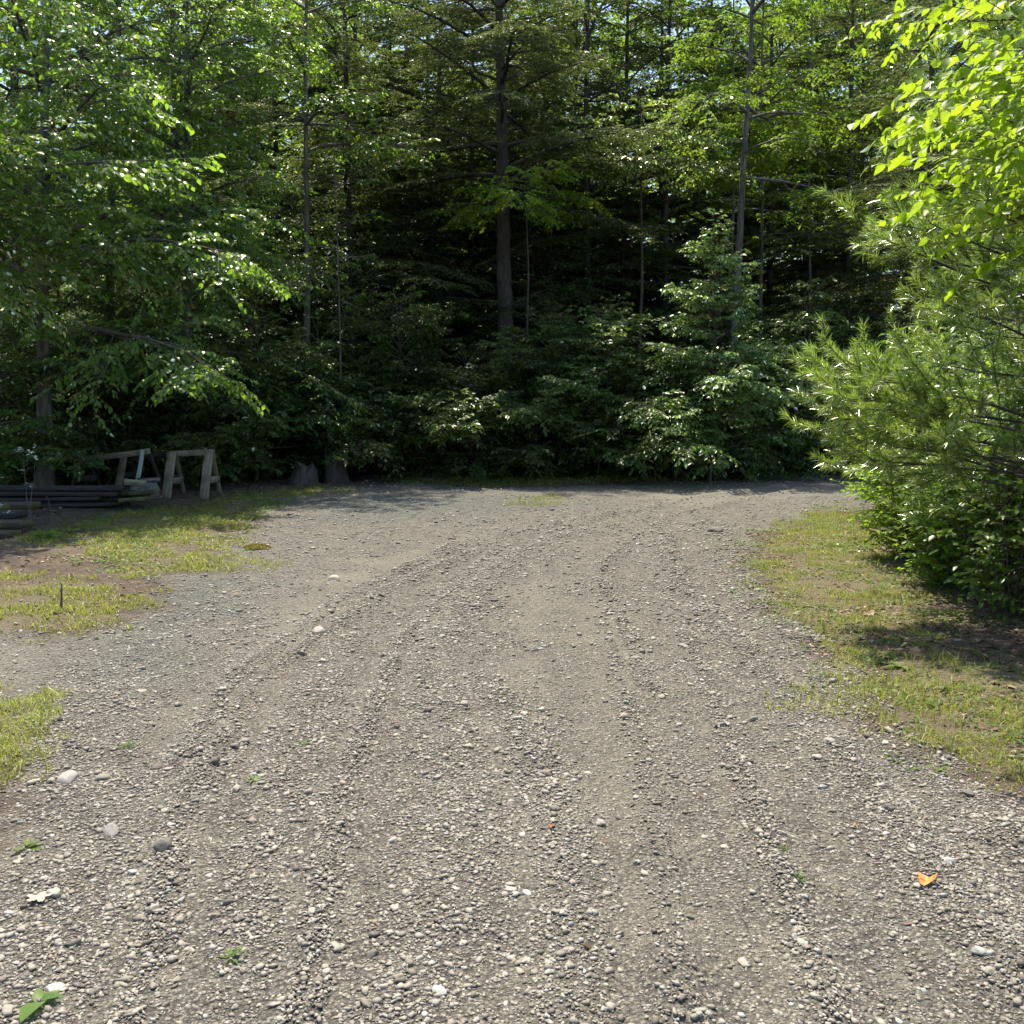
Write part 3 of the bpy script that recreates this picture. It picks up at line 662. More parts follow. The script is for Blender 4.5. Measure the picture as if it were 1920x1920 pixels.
# ------------------------------------------------------------------ right side: pine, broad leaved tree, shrubs
def pine(label, base, H, L0, seed, z0=.7, nl=34, az=(1.2, 5.4)):
    rng = np.random.default_rng(seed)
    root = empty('pine_tree', base); tag(root, label, 'tree')
    P = trunk_path([(0, 0, 0), (.05, 0, H * .5), (0, 0, H)], 12, .02, rng)
    wood = [trunk_mesh(P, .055, .012, rng)]
    u = (np.arange(nl) + rng.uniform(0, 1, nl)) / nl
    S, T = interp(P, np.zeros(nl, int), (z0 + (H - z0) * u) / H)
    a_ = rng.uniform(az[0], az[1], nl); pitch = np.radians(14 + 34 * u + rng.normal(0, 7, nl))
    D = np.stack([np.cos(a_) * np.cos(pitch), np.sin(a_) * np.cos(pitch), np.sin(pitch)], 1)
    L = L0 * (1 - .38 * u) * rng.uniform(.75, 1.12, nl)
    B1 = grow(S, D, L, 7, .0, .05, rng); wood.append(tubes(B1, .006 + L * .006, np.full(nl, .003), 6))
    S, D, L2 = kids(B1, L, L * 7.5, rng, .3, 1, 42, .38, .4, .12, .5)
    B2 = grow(S, D, L2, 5, -.15, .05, rng); wood.append(tubes(B2, np.full(len(L2), .004), np.full(len(L2), .0022), 5))
    S, D, L3 = kids(B2, L2, L2 * 6, rng, .25, 1, 40, .5, .3, .12, .8)
    B3 = grow(S, D, L3, 4, -.15, .04, rng); wood.append(tubes(B3, np.full(len(L3), .003), np.full(len(L3), .002), 4))
    def needles(B, Ls, per, t0):
        m = np.maximum((Ls * per).astype(int), 6); idx = np.repeat(np.arange(len(B)), m)
        t = t0 + (1 - t0) * rng.uniform(0, 1, len(idx)) ** .8
        Sx, Tx = interp(B, idx, t)
        r = nrm(np.cross(Tx, rng.normal(0, 1, Tx.shape))); a = np.radians(rng.uniform(18, 62, len(idx)))[:, None]
        Dn = nrm(Tx * np.cos(a) + r * np.sin(a) + UP * .05); Ln = rng.uniform(.055, .10, len(idx))[:, None]
        Wn = nrm(np.cross(Dn, rng.normal(0, 1, Dn.shape))) * .0015
        mid = Sx + Dn * Ln * .55; tip = Sx + Dn * Ln - UP * Ln * .10
        V = np.stack([Sx - Wn, Sx + Wn, mid + Wn, mid - Wn, tip], 1).reshape(-1, 3); i = np.arange(len(Sx))[:, None] * 5
        return V, np.concatenate([i + [0, 1, 2], i + [0, 2, 3], i + [3, 2, 4]])
    fo = [needles(B3, L3, 420, .2), needles(B2, L2, 380, .35), needles(B1[:, -3:], L * .3, 330, 0.)]
    mk('trunk', wood, M_bark, root); mk('crown', fo, M_pine, root)
    return root
b = np.array([3.8, 6.5, 0]); b[2] = H1(b[0], b[1]) - .02
pine('young pine with long soft needles leaning in at the right edge', b, 5.4, 1.62, 31, .8, 84)

def overhang():
    rng = np.random.default_rng(77)
    base = np.array([4.7, 5.9, 0.]); base[2] = H1(4.7, 5.9) - .02
    root = empty('broadleaf_tree', base); tag(root, 'tree with big translucent yellow green leaves hanging in at the top right corner', 'tree', 'leafy trees of the right verge')
    P = trunk_path([(0, 0, 0), (-.1, -.2, 2.4), (-.3, -.5, 5.4)], 12, .03, rng)
    wood = [trunk_mesh(P, .06, .012, rng)]
    tips = [((1710, 350), 4.7), ((1640, 235), 4.9), ((1690, 180), 4.5), ((1700, 330), 4.2), ((1780, 120), 4.3), ((1800, 30), 4.0), ((1790, 300), 4.1), ((1860, 200), 3.9), ((1880, 60), 3.8), ((1880, 330), 3.9), ((1920, 120), 3.7),
            ((1700, 250), 5.3), ((1760, 60), 5.4), ((1850, 280), 4.6), ((1910, 380), 4.5), ((1580, 60), 6.6), ((1650, -20), 6.2), ((1720, 230), 4.8), ((1930, 230), 4.1), ((1850, 120), 4.8), ((2050, 100), 4.2), ((2000, 300), 4.2), ((1960,-60), 4.0), ((1800,-90),4.4)]
    tips = [t for t in tips if t[0][1] < 380]
    E = np.array([at(a[0] + 45, a[1] - 15, Yd * 1.1) for a, Yd in tips]) - base
    st = np.clip((E[:, 2] - .9) / 5.4, .15, .95)
    S, T = interp(P, np.zeros(len(E), int), st)
    D = E - S; L = np.linalg.norm(D, axis=1); D[:, 2] += L * .16
    B1 = grow(S, D, np.linalg.norm(D, axis=1), 8, .16, .04, rng); wood.append(tubes(B1, .004 + L * .0045, np.full(len(L), .0018), 6))
    S, D, L2 = kids(B1, L, L * 5, rng, .45, 1, 46, .22, .3, .1, .3)
    B2 = grow(S, D, L2, 5, .25, .05, rng); wood.append(tubes(B2, np.full(len(L2), .0026), np.full(len(L2), .0012), 4))
    fo = [leaves_on(B2, L2 * 24 + 2, rng, .078, .55, .15, 50, .6, True, hang=.25, droop=.35), leaves_on(B1[:, 4:], L * 6, rng, .078, .55, .0, 55, .6, True, hang=.25, droop=.35)]
    mk('trunk', wood, M_twig, root); mk('crown', fo, M_leafbr, root)
overhang()

def shrub(label, px, py, Hh, spread, mat, seed, leaf=.055, ns=14, big=True, lean=(0, 0), nm='shrub', asp=.55, n3=9, n4=26, base=None):
    rng = np.random.default_rng(seed); p = gz(px, py) if base is None else np.array([base[0], base[1], H1(*base)])
    root = empty(nm, p); tag(root, label, 'shrub', 'shrubs of the right verge')
    a = rng.uniform(0, 6.283, ns); t = rng.uniform(.15, 1, ns) * spread / Hh
    D = nrm(np.stack([np.cos(a) * t + lean[0], np.sin(a) * t + lean[1], np.ones(ns)], 1))
    S = np.stack([np.cos(a) * .06, np.sin(a) * .06, np.zeros(ns)], 1); L = Hh * rng.uniform(.6, 1.08, ns)
    B1 = grow(S, D, L, 8, .12, .07, rng); wood = [tubes(B1, .004 + L * .004, np.full(ns, .002), 6)]
    S, D, L2 = kids(B1, L, L * 12, rng, .02, 1, 58, .36, .45, .15, .4)
    B2 = grow(S, D, L2, 5, .12, .06, rng); wood.append(tubes(B2, np.full(len(L2), .0028), np.full(len(L2), .0012), 4))
    S, D, L3 = kids(B2, L2, L2 * n3, rng, .15, 1, 48, .45, .4, .1, .3)
    B3 = grow(S, D, L3, 4, .15, .05, rng); wood.append(tubes(B3, np.full(len(L3), .0016), np.full(len(L3), .0008), 3))
    s = leaf / .055
    fo = [leaves_on(B3, L3 * n4 / s + 2, rng, leaf, asp, .1, 50, .38, big, hang=.15), leaves_on(B2, L2 * 12 / s, rng, leaf, asp, .3, 50, .38, big, hang=.15)]
    mk('stem', wood, M_twig, root); mk('crown', fo, mat, root)
    return root
shrub('light green shrub at the far end of the right thicket, beside the road bend', 1700, 985, 2.0, .75, M_leafbr, 51, .06, 16)
shrub('tall fresh green shrub in the middle of the right thicket under the pine', 1760, 1050, 1.8, .75, M_leafbr, 52, .06, 16, lean=(-.1, 0))
shrub('dense shrub with small leaves at the road side of the right thicket', 1700, 1060, 1.5, .75, M_leafbr, 53, .055, 18)
shrub('shrub with larger dark leaves at the right edge of the frame', 1870, 1130, 1.8, .75, M_leaf, 54, .085, 15, n3=7, n4=20)
shrub('shaded shrub behind the young pine', 1840, 1010, 2.6, 1.0, M_leaf, 55, .065, 16)
shrub('slim shrub with dark stems standing over the shaded patch', 1800, 1110, 1.35, .6, M_leaf, 56, .06, 12)
shrub('low bright shrub nearest the road bend at the tip of the right thicket', 1670, 965, 1.6, .65, M_leafbr, 61, .055, 16)
shrub('bushy green shrub filling the middle of the right thicket', 1800, 1020, 1.9, .85, M_leaf, 62, .06, 18)
shrub('low spreading shrub along the shaded foot of the right thicket', 1770, 1105, .95, .6, M_leafbr, 63, .055, 16)
shrub('low dark leaved shrub at the right edge above the shaded ground', 1900, 1165, 1.1, .6, M_leaf, 64, .07, 14)
shrub('leafy shrub half outside the frame beyond the pine', 0, 0, 3.0, 1.1, M_leaf, 57, .07, 16, base=(4.9, 7.6))
shrub('leafy shrub outside the right verge near the pine foot', 0, 0, 2.4, 1.0, M_leaf, 58, .07, 14, base=(4.6, 6.2))

# ------------------------------------------------------------------ ferns, grass, litter, weeds
def fern(px, Yd, s, seed, label):
    rng = np.random.default_rng(seed); p = gx(px, Yd); p[2] = H1(p[0], p[1])
    n = 11; a = np.arange(n) * 6.283 / n + rng.normal(0, .2, n); el = np.radians(rng.uniform(45, 70, n))
    D = np.stack([np.cos(a) * np.cos(el), np.sin(a) * np.cos(el), np.sin(el)], 1)
    B = grow(np.zeros((n, 3)), D, s * rng.uniform(.8, 1.1, n), 8, .55, .03, rng)
    parts = [tubes(B, np.full(n, .004), np.full(n, .001), 3)]
    for k in range(34):
        t = .18 + .8 * k / 34
        Sx, Tx = interp(B, np.arange(n), np.full(n, t)); hor = nrm(np.cross(Tx, UP))
        L = np.full(n, s * .24 * math.sin(max(.08, (1 - t)) ** .8 * 1.9))
        for sd in (1, -1): parts.append(leaf4(Sx, hor * sd + Tx * .25, nrm(UP + rng.normal(0, .15, (n, 3))), L, np.full(n, .028 * s), .1))
    o = mk('fern', parts, M_fern); o.location = p
    tag(o, label, 'fern', 'ferns at the edge of the wood')
for a in [(1265, 19.25, .85, 1, 'leftmost fern with an upright frond at the foot of the wood'), (1320, 19.55, .8, 2, 'fern between the leftmost fern and the widest one'),
          (1372, 19.95, 1.0, 3, 'widest fern in the row at the foot of the wood'), (1428, 20.4, .85, 4, 'rightmost fern of the row near the road'), (1150, 18.4, .6, 5, 'small shaded fern under the low dark bush')]:
    fern(*a)

def blades(xx, yy, h, w, rng, lean=.45):
    n = len(xx); z = height(xx, yy); P = np.stack([xx, yy, z], 1)
    a = rng.uniform(0, 6.283, n); ln = np.abs(rng.normal(0, lean, n)) + .1
    d = np.stack([np.cos(a) * ln, np.sin(a) * ln, np.zeros(n)], 1); s = np.stack([-np.sin(a), np.cos(a), np.zeros(n)], 1)
    a2 = rng.uniform(0, 6.283, n); s = np.stack([np.cos(a2), np.sin(a2), np.zeros(n)], 1)
    h = h[:, None]; w = w[:, None]
    m = P + UP * h * .55 + d * h * .3; t = P + UP * h * (.95 - .25 * ln[:, None]) + d * h
    V = np.stack([P - s * w, P + s * w, m + s * w * .75, m - s * w * .75, t], 1).reshape(-1, 3); i = np.arange(n)[:, None] * 5
    return V, np.concatenate([i + [0, 1, 2], i + [0, 2, 3], i + [3, 2, 4]])
def bbox_sample(poly, dens, rng, pw=1):
    p = np.array(poly); x0, y0 = p.min(0) - .4; x1, y1 = p.max(0) + .4
    n = int((x1 - x0) * (y1 - y0) * dens); return rng.uniform(x0, x1, n), rng.uniform(y0, y1, n)
def lawn(name, poly, dens, h, w, label, seed, mat=M_grass, thr=.42, edge=.25, lean=.45, xlim=None):
    rng = np.random.default_rng(seed); xx, yy = bbox_sample(poly, dens, rng)
    d = polydist(xx, yy, poly)
    c = vnoise(xx, yy, .35, seed) * .5 + vnoise(xx, yy, .12, seed + 1) * .5
    k = rng.uniform(0, 1, len(xx)) < sstep(thr - .08, thr + .2, c + np.clip(d, -edge, .1) * .9)
    k &= d > -edge
    xx, yy = xx[k], yy[k]; c = c[k]
    hh = h * rng.uniform(.4, 1.2, len(xx)) * (.5 + c)
    o = mk(name, [blades(xx, yy, hh, np.full(len(xx), w) * rng.uniform(.6, 1.3, len(xx)), rng, lean)], mat)
    tag(o, label, 'grass', kind='stuff')
lawn('grass', GR_R, 5200, .034, .0020, 'patchy yellow green grass on the right verge', 71, thr=.585, lean=1.3)
lawn('grass', GR_R, 1300, .085, .0019, 'scattered taller tufts of thin grass on the right verge', 171, thr=.62, lean=.7)
lawn('grass', GR_A, 2300, .045, .0032, 'sunlit yellow green grass in front of the sawhorses', 72, thr=.5, lean=1.2)
lawn('grass', GR_B, 2200, .05, .003, 'half shaded grass beside the sandy side track', 73, thr=.53, lean=1.1)
lawn('grass', GR_C, 4500, .06, .0020, 'tuft of bright grass at the left edge in the foreground', 74, thr=.5, lean=1.3)
lawn('grass', GR_D, 900, .07, .005, 'shaded strip of grass along the foot of the wood', 75, thr=.40, lean=.7)
for i, (px, py, w_, lab) in enumerate([(1010, 942, .5, 'small thin grass patch on the far gravel'), (450, 1060, .35, 'thin grass patch beside the yellow mound'), (600, 925, .6, 'bright tufts of grass at the far left corner of the road'),
                                 (1660, 1330, .4, 'green grass patch where the right verge meets the gravel')]):
    c = g(px, py); q = [(c[0] + math.cos(a) * w_, c[1] + math.sin(a) * w_ * 1.2) for a in np.linspace(0, 6.283, 9)[:-1]]
    lawn('grass', q, 1500, .06, .003, lab, 80 + i, thr=.5, lean=.8, edge=.3)

def cover(poly, dens, size, label, seed, thr=.55):
    rng = np.random.default_rng(seed); xx, yy = bbox_sample(poly, dens, rng); d = polydist(xx, yy, poly)
    k = (d > -.25) & (rng.uniform(0, 1, len(xx)) < sstep(thr - .05, thr + .12, vnoise(xx, yy, .45, seed) * .5 + vnoise(xx, yy, .14, seed + 1) * .5)); xx, yy = xx[k], yy[k]; n = len(xx)
    P = np.stack([xx, yy, height(xx, yy) + rng.uniform(.004, .03, n)], 1); a = rng.uniform(0, 6.283, n)
    L = size * rng.uniform(.5, 1.3, n)
    v, f = leafN(P, np.stack([np.cos(a), np.sin(a), rng.normal(.1, .25, n)], 1), nrm(UP + rng.normal(0, .35, (n, 3))), L, L * rng.uniform(.4, .8, n), .2, .3)
    tag(mk('ground_cover', [(v, f)], M_grassg), label, 'ground cover', kind='stuff')
def scatter_leaves(name, polys, dens, size, label, seed, mat=M_litter, near_h=.012):
    rng = np.random.default_rng(seed); XX, YY = [], []
    for poly, dn in polys:
        xx, yy = bbox_sample(poly, dens * dn, rng); d = polydist(xx, yy, poly) + (vnoise(xx, yy, .6, seed) - .5) * .6
        k = (d > 0) & (rng.uniform(0, 1, len(xx)) < sstep(.3, .6, vnoise(xx, yy, .5, seed + 3))); XX.append(xx[k]); YY.append(yy[k])
    xx = np.concatenate(XX); yy = np.concatenate(YY); n = len(xx)
    P = np.stack([xx, yy, height(xx, yy) + rng.uniform(.004, near_h, n)], 1)
    a = rng.uniform(0, 6.283, n); D = np.stack([np.cos(a), np.sin(a), rng.normal(0, .2, n)], 1)
    L = size * rng.uniform(.5, 1.2, n)
    v, f = leafN(P, D, nrm(UP + rng.normal(0, .35, (n, 3))), L, L * rng.uniform(.4, .8, n), .25, .3)
    tag(mk(name, [(v, f)], mat), label, 'leaf litter', kind='stuff')
VERGE = W([(1560, 1000), (1700, 1030), (2300, 1000), (2500, 1300), (2100, 1400), (1920, 1420), (1700, 1290), (1600, 1180)])
EDGE = [(-14, 13), (-7, 12.4), (-4.6, 15.5), (-3.0, 17.2), (1.0, 17.6), (7.5, 20.5), (16, 24), (22, 40), (-22, 40)]
LEFT = W([(-300, 1090), (0, 1085), (200, 1060), (150, 1035), (60, 1010), (300, 960), (250, 940), (-300, 960)])
scatter_leaves('leaf_litter', [(VERGE, 1.0), (LEFT, .7)], 260, .055, 'dry brown leaves under the right thicket and beside the old boards', 91)
scatter_leaves('leaf_litter', [(EDGE, 1.0)], 60, .08, 'dry brown leaves on the floor of the wood', 92)
GRR2 = GR_R
scatter_leaves('leaf_litter', [(GRR2, 1.0)], 480, .036, 'pale dead leaf scraps in the grass of the right verge', 93)
scatter_leaves('leaf_litter', [(GR_A, 1.0), (GR_B, 1.0)], 120, .04, 'pale dead leaf scraps in the grass on the left', 98)
scatter_leaves('leaf_litter', [(ROAD[1:12] + [(2.2, 12), (2.4, 2)], 1.0)], 2.2, .035, 'few dry leaf scraps scattered over the gravel', 99)
tw = np.random.default_rng(3)
def twigs(poly, dens, label, seed, ln=.25, r=.0025):
    rng = np.random.default_rng(seed); xx, yy = bbox_sample(poly, dens, rng); k = polydist(xx, yy, poly) > 0; xx, yy = xx[k], yy[k]; n = len(xx)
    a = rng.uniform(0, 6.283, n); S = np.stack([xx, yy, height(xx, yy) + .012], 1); D = np.stack([np.cos(a), np.sin(a), np.abs(rng.normal(0, .05, n))], 1)
    B = grow(S, D, ln * rng.uniform(.3, 1.4, n), 4, 0, .12, rng)
    tag(mk('twig_litter', [tubes(B, np.full(n, r), np.full(n, r * .4), 4)], M_barkg), label, 'twigs', kind='stuff')
twigs(VERGE, 14, 'fallen twigs and dead stems under the right thicket', 94)
twigs(EDGE, 3, 'fallen sticks along the foot of the wood', 95, .6, .006)
twigs(ROAD[1:12] + [(1.5, 9), (1.5, 2)], 1.2, 'tiny dry stems lying on the gravel', 96, .10, .0014)

def weed(px, py, s, n, label, seed, mat=M_grassg, up=.5, asp=.35, nm='weed', dead=False):
    rng = np.random.default_rng(seed); p = gz(px, py); a = np.arange(n) * 2.4 + rng.normal(0, .3, n)
    D = np.stack([np.cos(a), np.sin(a), rng.uniform(.2, 1, n) * up * 2], 1)
    z = rng.uniform(0, .5, n) * s * up
    P = np.stack([np.cos(a) * .003, np.sin(a) * .003, z], 1); L = s * rng.uniform(.55, 1.1, n)
    v, f = leafN(P, D, nrm(UP - D * .4 + rng.normal(0, .15, (n, 3))), L, L * asp, .2, .35)
    st = tubes(np.array([[[0, 0, -.01], [0, 0, s * up * .55]]]), np.array([.002]), np.array([.001]), 4)
    o = mk(nm, [(v, f), st], mat); o.location = p; tag(o, label, 'weed', 'small plants growing in the gravel and verge'); return o
for i, a in enumerate([(433, 1815, .055, 9, 'small green weed in the foreground gravel, left of centre'), (1497, 1668, .045, 10, 'small spiky green weed on the right wheel track'), (568, 1412, .05, 5, 'flat two leaved seedling in the left gravel'),
          (1460, 1610, .04, 6, 'tiny yellow green weed beside a dark stone'), (1840, 1240, .13, 8, 'broad leaved weed in the shade under the right thicket'), (1690, 1255, .11, 6, 'weed with two broad pale leaves at the verge'),
          (1720, 1375, .07, 8, 'green weed at the lower edge of the right verge'), (1555, 1195, .05, 7, 'little weed where gravel meets the right verge'), (85, 1020, .22, 16, 'bright weed clump with long leaves beside the old boards'),
          (130, 1010, .16, 12, 'smaller weed clump right of the long leaved one'), (1040, 1415, .04, 6, 'tiny yellow weed on the central gravel ridge'), (470, 905, .22, 10, 'upright leafy weed at the left corner of the road'),
          (1900, 1400, .10, 8, 'weed at the right edge of the frame on the verge'), (240, 1415, .05, 9, 'thin yellow weed on the left sandy track'), (475, 1480, .04, 7, 'sparse yellow weed in the left gravel'), (1740, 1110, .16, 9, 'broad leaves at the foot of the right thicket'),
          (50, 1600, .06, 7, 'pale green weed at the left edge in the foreground'), (720, 790 + 118, .25, 9, 'small leafy plant at the foot of the wood, left of the grass strip')]):
    weed(a[0], a[1], a[2], a[3], a[4], 600 + i, up=.5 if a[3] > 6 else .25, asp=.24 if a[3] > 7 else .42)
o = weed(78, 1905, .085, 4, 'seedling with broad heart shaped leaves at the bottom left corner', 640, up=.45, asp=.62)
o = weed(0 + 8, 1655, .05, 2, 'round pale green leaf at the left edge of the gravel', 641, up=.1, asp=.8)
weed(1520, 1340, .07, 14, 'dead reddish brown weed on the right gravel', 642, M_litter, .25, .12, 'dead_weed')
weed(1395, 1030, .10, 16, 'dead reddish weed at the tip of the right verge', 643, M_litter, .25, .12, 'dead_weed')
weed(712, 1760, .04, 14, 'tiny dead red brown weed in the foreground gravel', 644, M_litter, .25, .12, 'dead_weed')

def solid(name, c):
    t = NT(name); geo = t.n('ShaderNodeNewGeometry'); n = t.noise(90, 4, geo.outputs['Position'], .7)
    cc = t.mix(t.ramp(n, [(.35, (0, 0, 0)), (.65, (1, 1, 1))]), tuple(x * .7 for x in c), tuple(min(1, x * 1.2) for x in c))
    p = t.n('ShaderNodeBsdfPrincipled'); p.inputs['Roughness'].default_value = .7; t.l(cc, p.inputs['Base Color']); t.l(p.outputs[0], t.out.inputs[0]); return t.m
def dryleaf(px, py, wpx, c, label, ang, lobes=5, curl=.25, seed=0):
    rng = np.random.default_rng(seed); p = gz(px, py); r = wpx / 2 / FPX * math.hypot(p[1], 1.6)
    K = 44; th = np.linspace(0, 6.283, K, endpoint=False); rad = r * (.72 + .22 * np.cos(lobes * th) + .06 * rng.normal(0, 1, K))
    ring = lambda k: np.stack([np.cos(th) * rad * k, np.sin(th) * rad * k * .85, curl * (np.abs(np.cos(th)) * rad * k) ** 2 / r + .02 * r * rng.normal(0, 1, K) + r * .06], 1)
    V = np.concatenate([ring(1), ring(.55), np.zeros((1, 3))]); V[:, 2] += .016
    F4 = [(i, (i + 1) % K, K + (i + 1) % K, K + i) for i in range(K)]; F3 = [(K + i, K + (i + 1) % K, 2 * K) for i in range(K)]
    me = bpy.data.meshes.new('dry_leaf'); me.from_pydata(V.tolist(), [], F4 + F3); me.materials.append(solid('dry_leaf_' + str(px), c))
    o = bpy.data.objects.new('dry_leaf', me); col.objects.link(o); o.location = p; o.rotation_euler = (rng.normal(0, .12), rng.normal(0, .12), ang)
    sm = o.modifiers.new('thick', 'SOLIDIFY'); sm.thickness = .0006
    tag(o, label, 'leaf', 'dry leaves on the road')
dryleaf(74, 1708, 50, (.52, .34, .26), 'pale pink dry lobed leaf in the left foreground', .4, 5, .15, 1)
dryleaf(1735, 1692, 42, (.55, .24, .06), 'curled orange dry leaf on the right gravel', -.4, 3, .9, 2)
dryleaf(1034, 1589, 14, (.35, .09, .03), 'tiny red brown leaf scrap beside a pale stone', 0, 3, .5, 3)
dryleaf(1600, 1570, 12, (.4, .2, .08), 'tiny tan leaf scrap left of the white stones', 1, 3, .5, 4)

cover(GR_R, 1500, .022, 'small leaved weeds matted in the grass of the right verge', 111, .56)
cover(VERGE, 350, .045, 'low broad leaved plants under the edge of the right thicket', 112, .58)
cover(GR_A, 900, .03, 'small leaved weeds in the sunlit grass by the sawhorses', 113, .55)
cover(GR_D, 260, .06, 'low plants along the shaded foot of the wood', 114, .5)
# moss mound
def mound(name, px, py, rx, ry, hz, mat, label, cat, seed):
    rng = np.random.default_rng(seed); p = gz(px, py); v, f = ICO3; v = v.copy()
    v = v * (1 + rng.normal(0, .04, (len(v), 1))) * [rx, ry, hz]; v = v[:]; o = mk(name, [(v, f)], mat, smooth=True); o.location = (p[0], p[1], p[2] - hz * .15)
    n = 2600; a = rng.uniform(0, 6.283, n); rr = np.sqrt(rng.uniform(0, 1, n))
    P = np.stack([np.cos(a) * rr * rx, np.sin(a) * rr * ry, hz * np.sqrt(1 - rr ** 2 * .98)], 1)
    bv, bf = leaf4(P, nrm(UP + rng.normal(0, .6, (n, 3))), rng.normal(0, 1, (n, 3)), np.full(n, .016), np.full(n, .005))
    mk('moss', [(bv, bf)], M_moss, o); tag(o, label, cat); return o
M_moss = leafmat('moss_shoots', [(0, (.16, .13, .02)), (.6, (.28, .22, .03)), (1, (.36, .27, .05))], (.3, .28, .03), .3, .7, .02)
M_mossb = solid('moss_cushion', (.26, .20, .035))
mound('moss_cushion', 482, 1026, .16, .10, .055, M_mossb, 'low yellow brown moss cushion alone on the gravel', 'moss', 1)

# ------------------------------------------------------------------ timber: sawhorses, board stack, chunks
def box(p0, p1, w, t, side=None, seg=10, warp=.004, rng=None, cutends=True):
    p0 = np.array(p0, float); p1 = np.array(p1, float); d = nrm(p1 - p0); L = np.linalg.norm(p1 - p0)
    ref = np.array(side, float) if side is not None else UP
    s = nrm(ref - d * (ref @ d)); u = np.cross(d, s); b = min(w, t) * .12
    prof = [(-w / 2 + b, -t / 2), (w / 2 - b, -t / 2), (w / 2, -t / 2 + b), (w / 2, t / 2 - b), (w / 2 - b, t / 2), (-w / 2 + b, t / 2), (-w / 2, t / 2 - b), (-w / 2, -t / 2 + b)]
    V = []; rng = rng or np.random.default_rng(int(abs(p0[0] * 1000)) + 1)
    w1, w2 = rng.normal(0, warp, 2)
    for k in range(seg + 1):
        q = k / seg; c = d * L * q + s * w1 * math.sin(q * 3.1) * 3 + u * w2 * math.sin(q * 3.1) * 3
        for a, c2 in prof: V.append(c + s * (a + rng.normal(0, warp * .25)) + u * (c2 + rng.normal(0, warp * .2)))
    F = [(k * 8 + i, k * 8 + (i + 1) % 8, k * 8 + 8 + (i + 1) % 8, k * 8 + 8 + i) for k in range(seg) for i in range(8)]
    C = [[0, 7, 6, 5], [0, 5, 4, 1], [1, 4, 3, 2]]; e = seg * 8
    F += [tuple(c) for c in C] + [tuple(e + i for i in reversed(c)) for c in C]
    return np.array(V), np.array(F), p0, d
def piece(name, p0, p1, w, t, mat, parent=None, side=None, warp=.003):
    V, F, o0, d = box(p0, p1, w, t, side, warp=warp)
    x_ = d; s = nrm((np.array(side, float) if side is not None else UP) - d * ((np.array(side, float) if side is not None else UP) @ d)); u = np.cross(d, s)
    M = np.stack([x_, s, u], 1)                # local X runs along the timber so that the grain does
    Vl = V @ M
    o = mk(name, [(Vl, F)], mat, parent)
    from mathutils import Matrix
    mw = Matrix([[*M[0], o0[0]], [*M[1], o0[1]], [*M[2], o0[2]], [0, 0, 0, 1]])
    if parent: mw = Matrix.Translation(parent.location).inverted() @ mw
    o.matrix_local = mw
    return o
def gl(p): p = np.array(p, float); p[2] = H1(p[0], p[1]) - .01; return p
# farther sawhorse, seen from its end: two broad legs to the front
def sawhorse(label, A, B, h, fr, bk, legw, mats, drop=.06, brace=True):
    A = np.array(A, float); B = np.array(B, float); mid = (A + B) / 2; base = gl(mid)
    root = empty('sawhorse', base); tag(root, label, 'sawhorse', 'old wooden sawhorses')
    piece('beam', A, B, .09, .04, mats[0], root, warp=.004)
    ax = nrm((B - A) * [1, 1, 0]); out = np.array([ax[1], -ax[0], 0])
    if out[1] > 0: out = -out
    for (q, fm, fw) in ((0.0, mats[1], legw[0]), (1.0, mats[2], legw[1])):
        e = A + (B - A) * (.05 + .9 * q) + UP * .0
        f_ = gl(e + out * fr); f_top = e + out * .045 + UP * .035
        piece('leg', f_, f_top, fw, .032, fm, root, side=ax)
        k_ = gl(e - out * bk); piece('leg', k_, e - out * .045 + UP * .03, .06, .03, mats[3], root, side=ax)
        if brace:
            a_ = f_ * .62 + f_top * .38; b_ = k_ * .62 + (e - out * .045) * .38
            piece('brace', a_ + ax * .035, b_ + ax * .035, .10, .022, mats[4], root, side=UP)
    return root
Yf = 15.3
A = at(322, 851, Yf + .1); B = at(399, 847, Yf); 
sawhorse('weathered sawhorse with two broad upright legs at the right end of the row', A, B, .8, .30, .30, (.15, .145), (M_wood, M_wood, M_wood, M_wood, M_wood))
A = at(150, 861, 16.4); B = at(280, 846, 15.0)
sawhorse('long sawhorse with a pale painted front leg, left of the broad legged one', A, B, .8, .25, .32, (.09, .085), (M_wood, M_wooddk, M_woodpale, M_wooddk, M_wooddk))
A = at(232, 853, 16.6); B = at(330, 850, 16.2)
sawhorse('darker sawhorse standing behind the pale legged one', A, B, .8, .25, .3, (.14, .06), (M_wooddk, M_wood, M_wooddk, M_wooddk, M_wooddk))
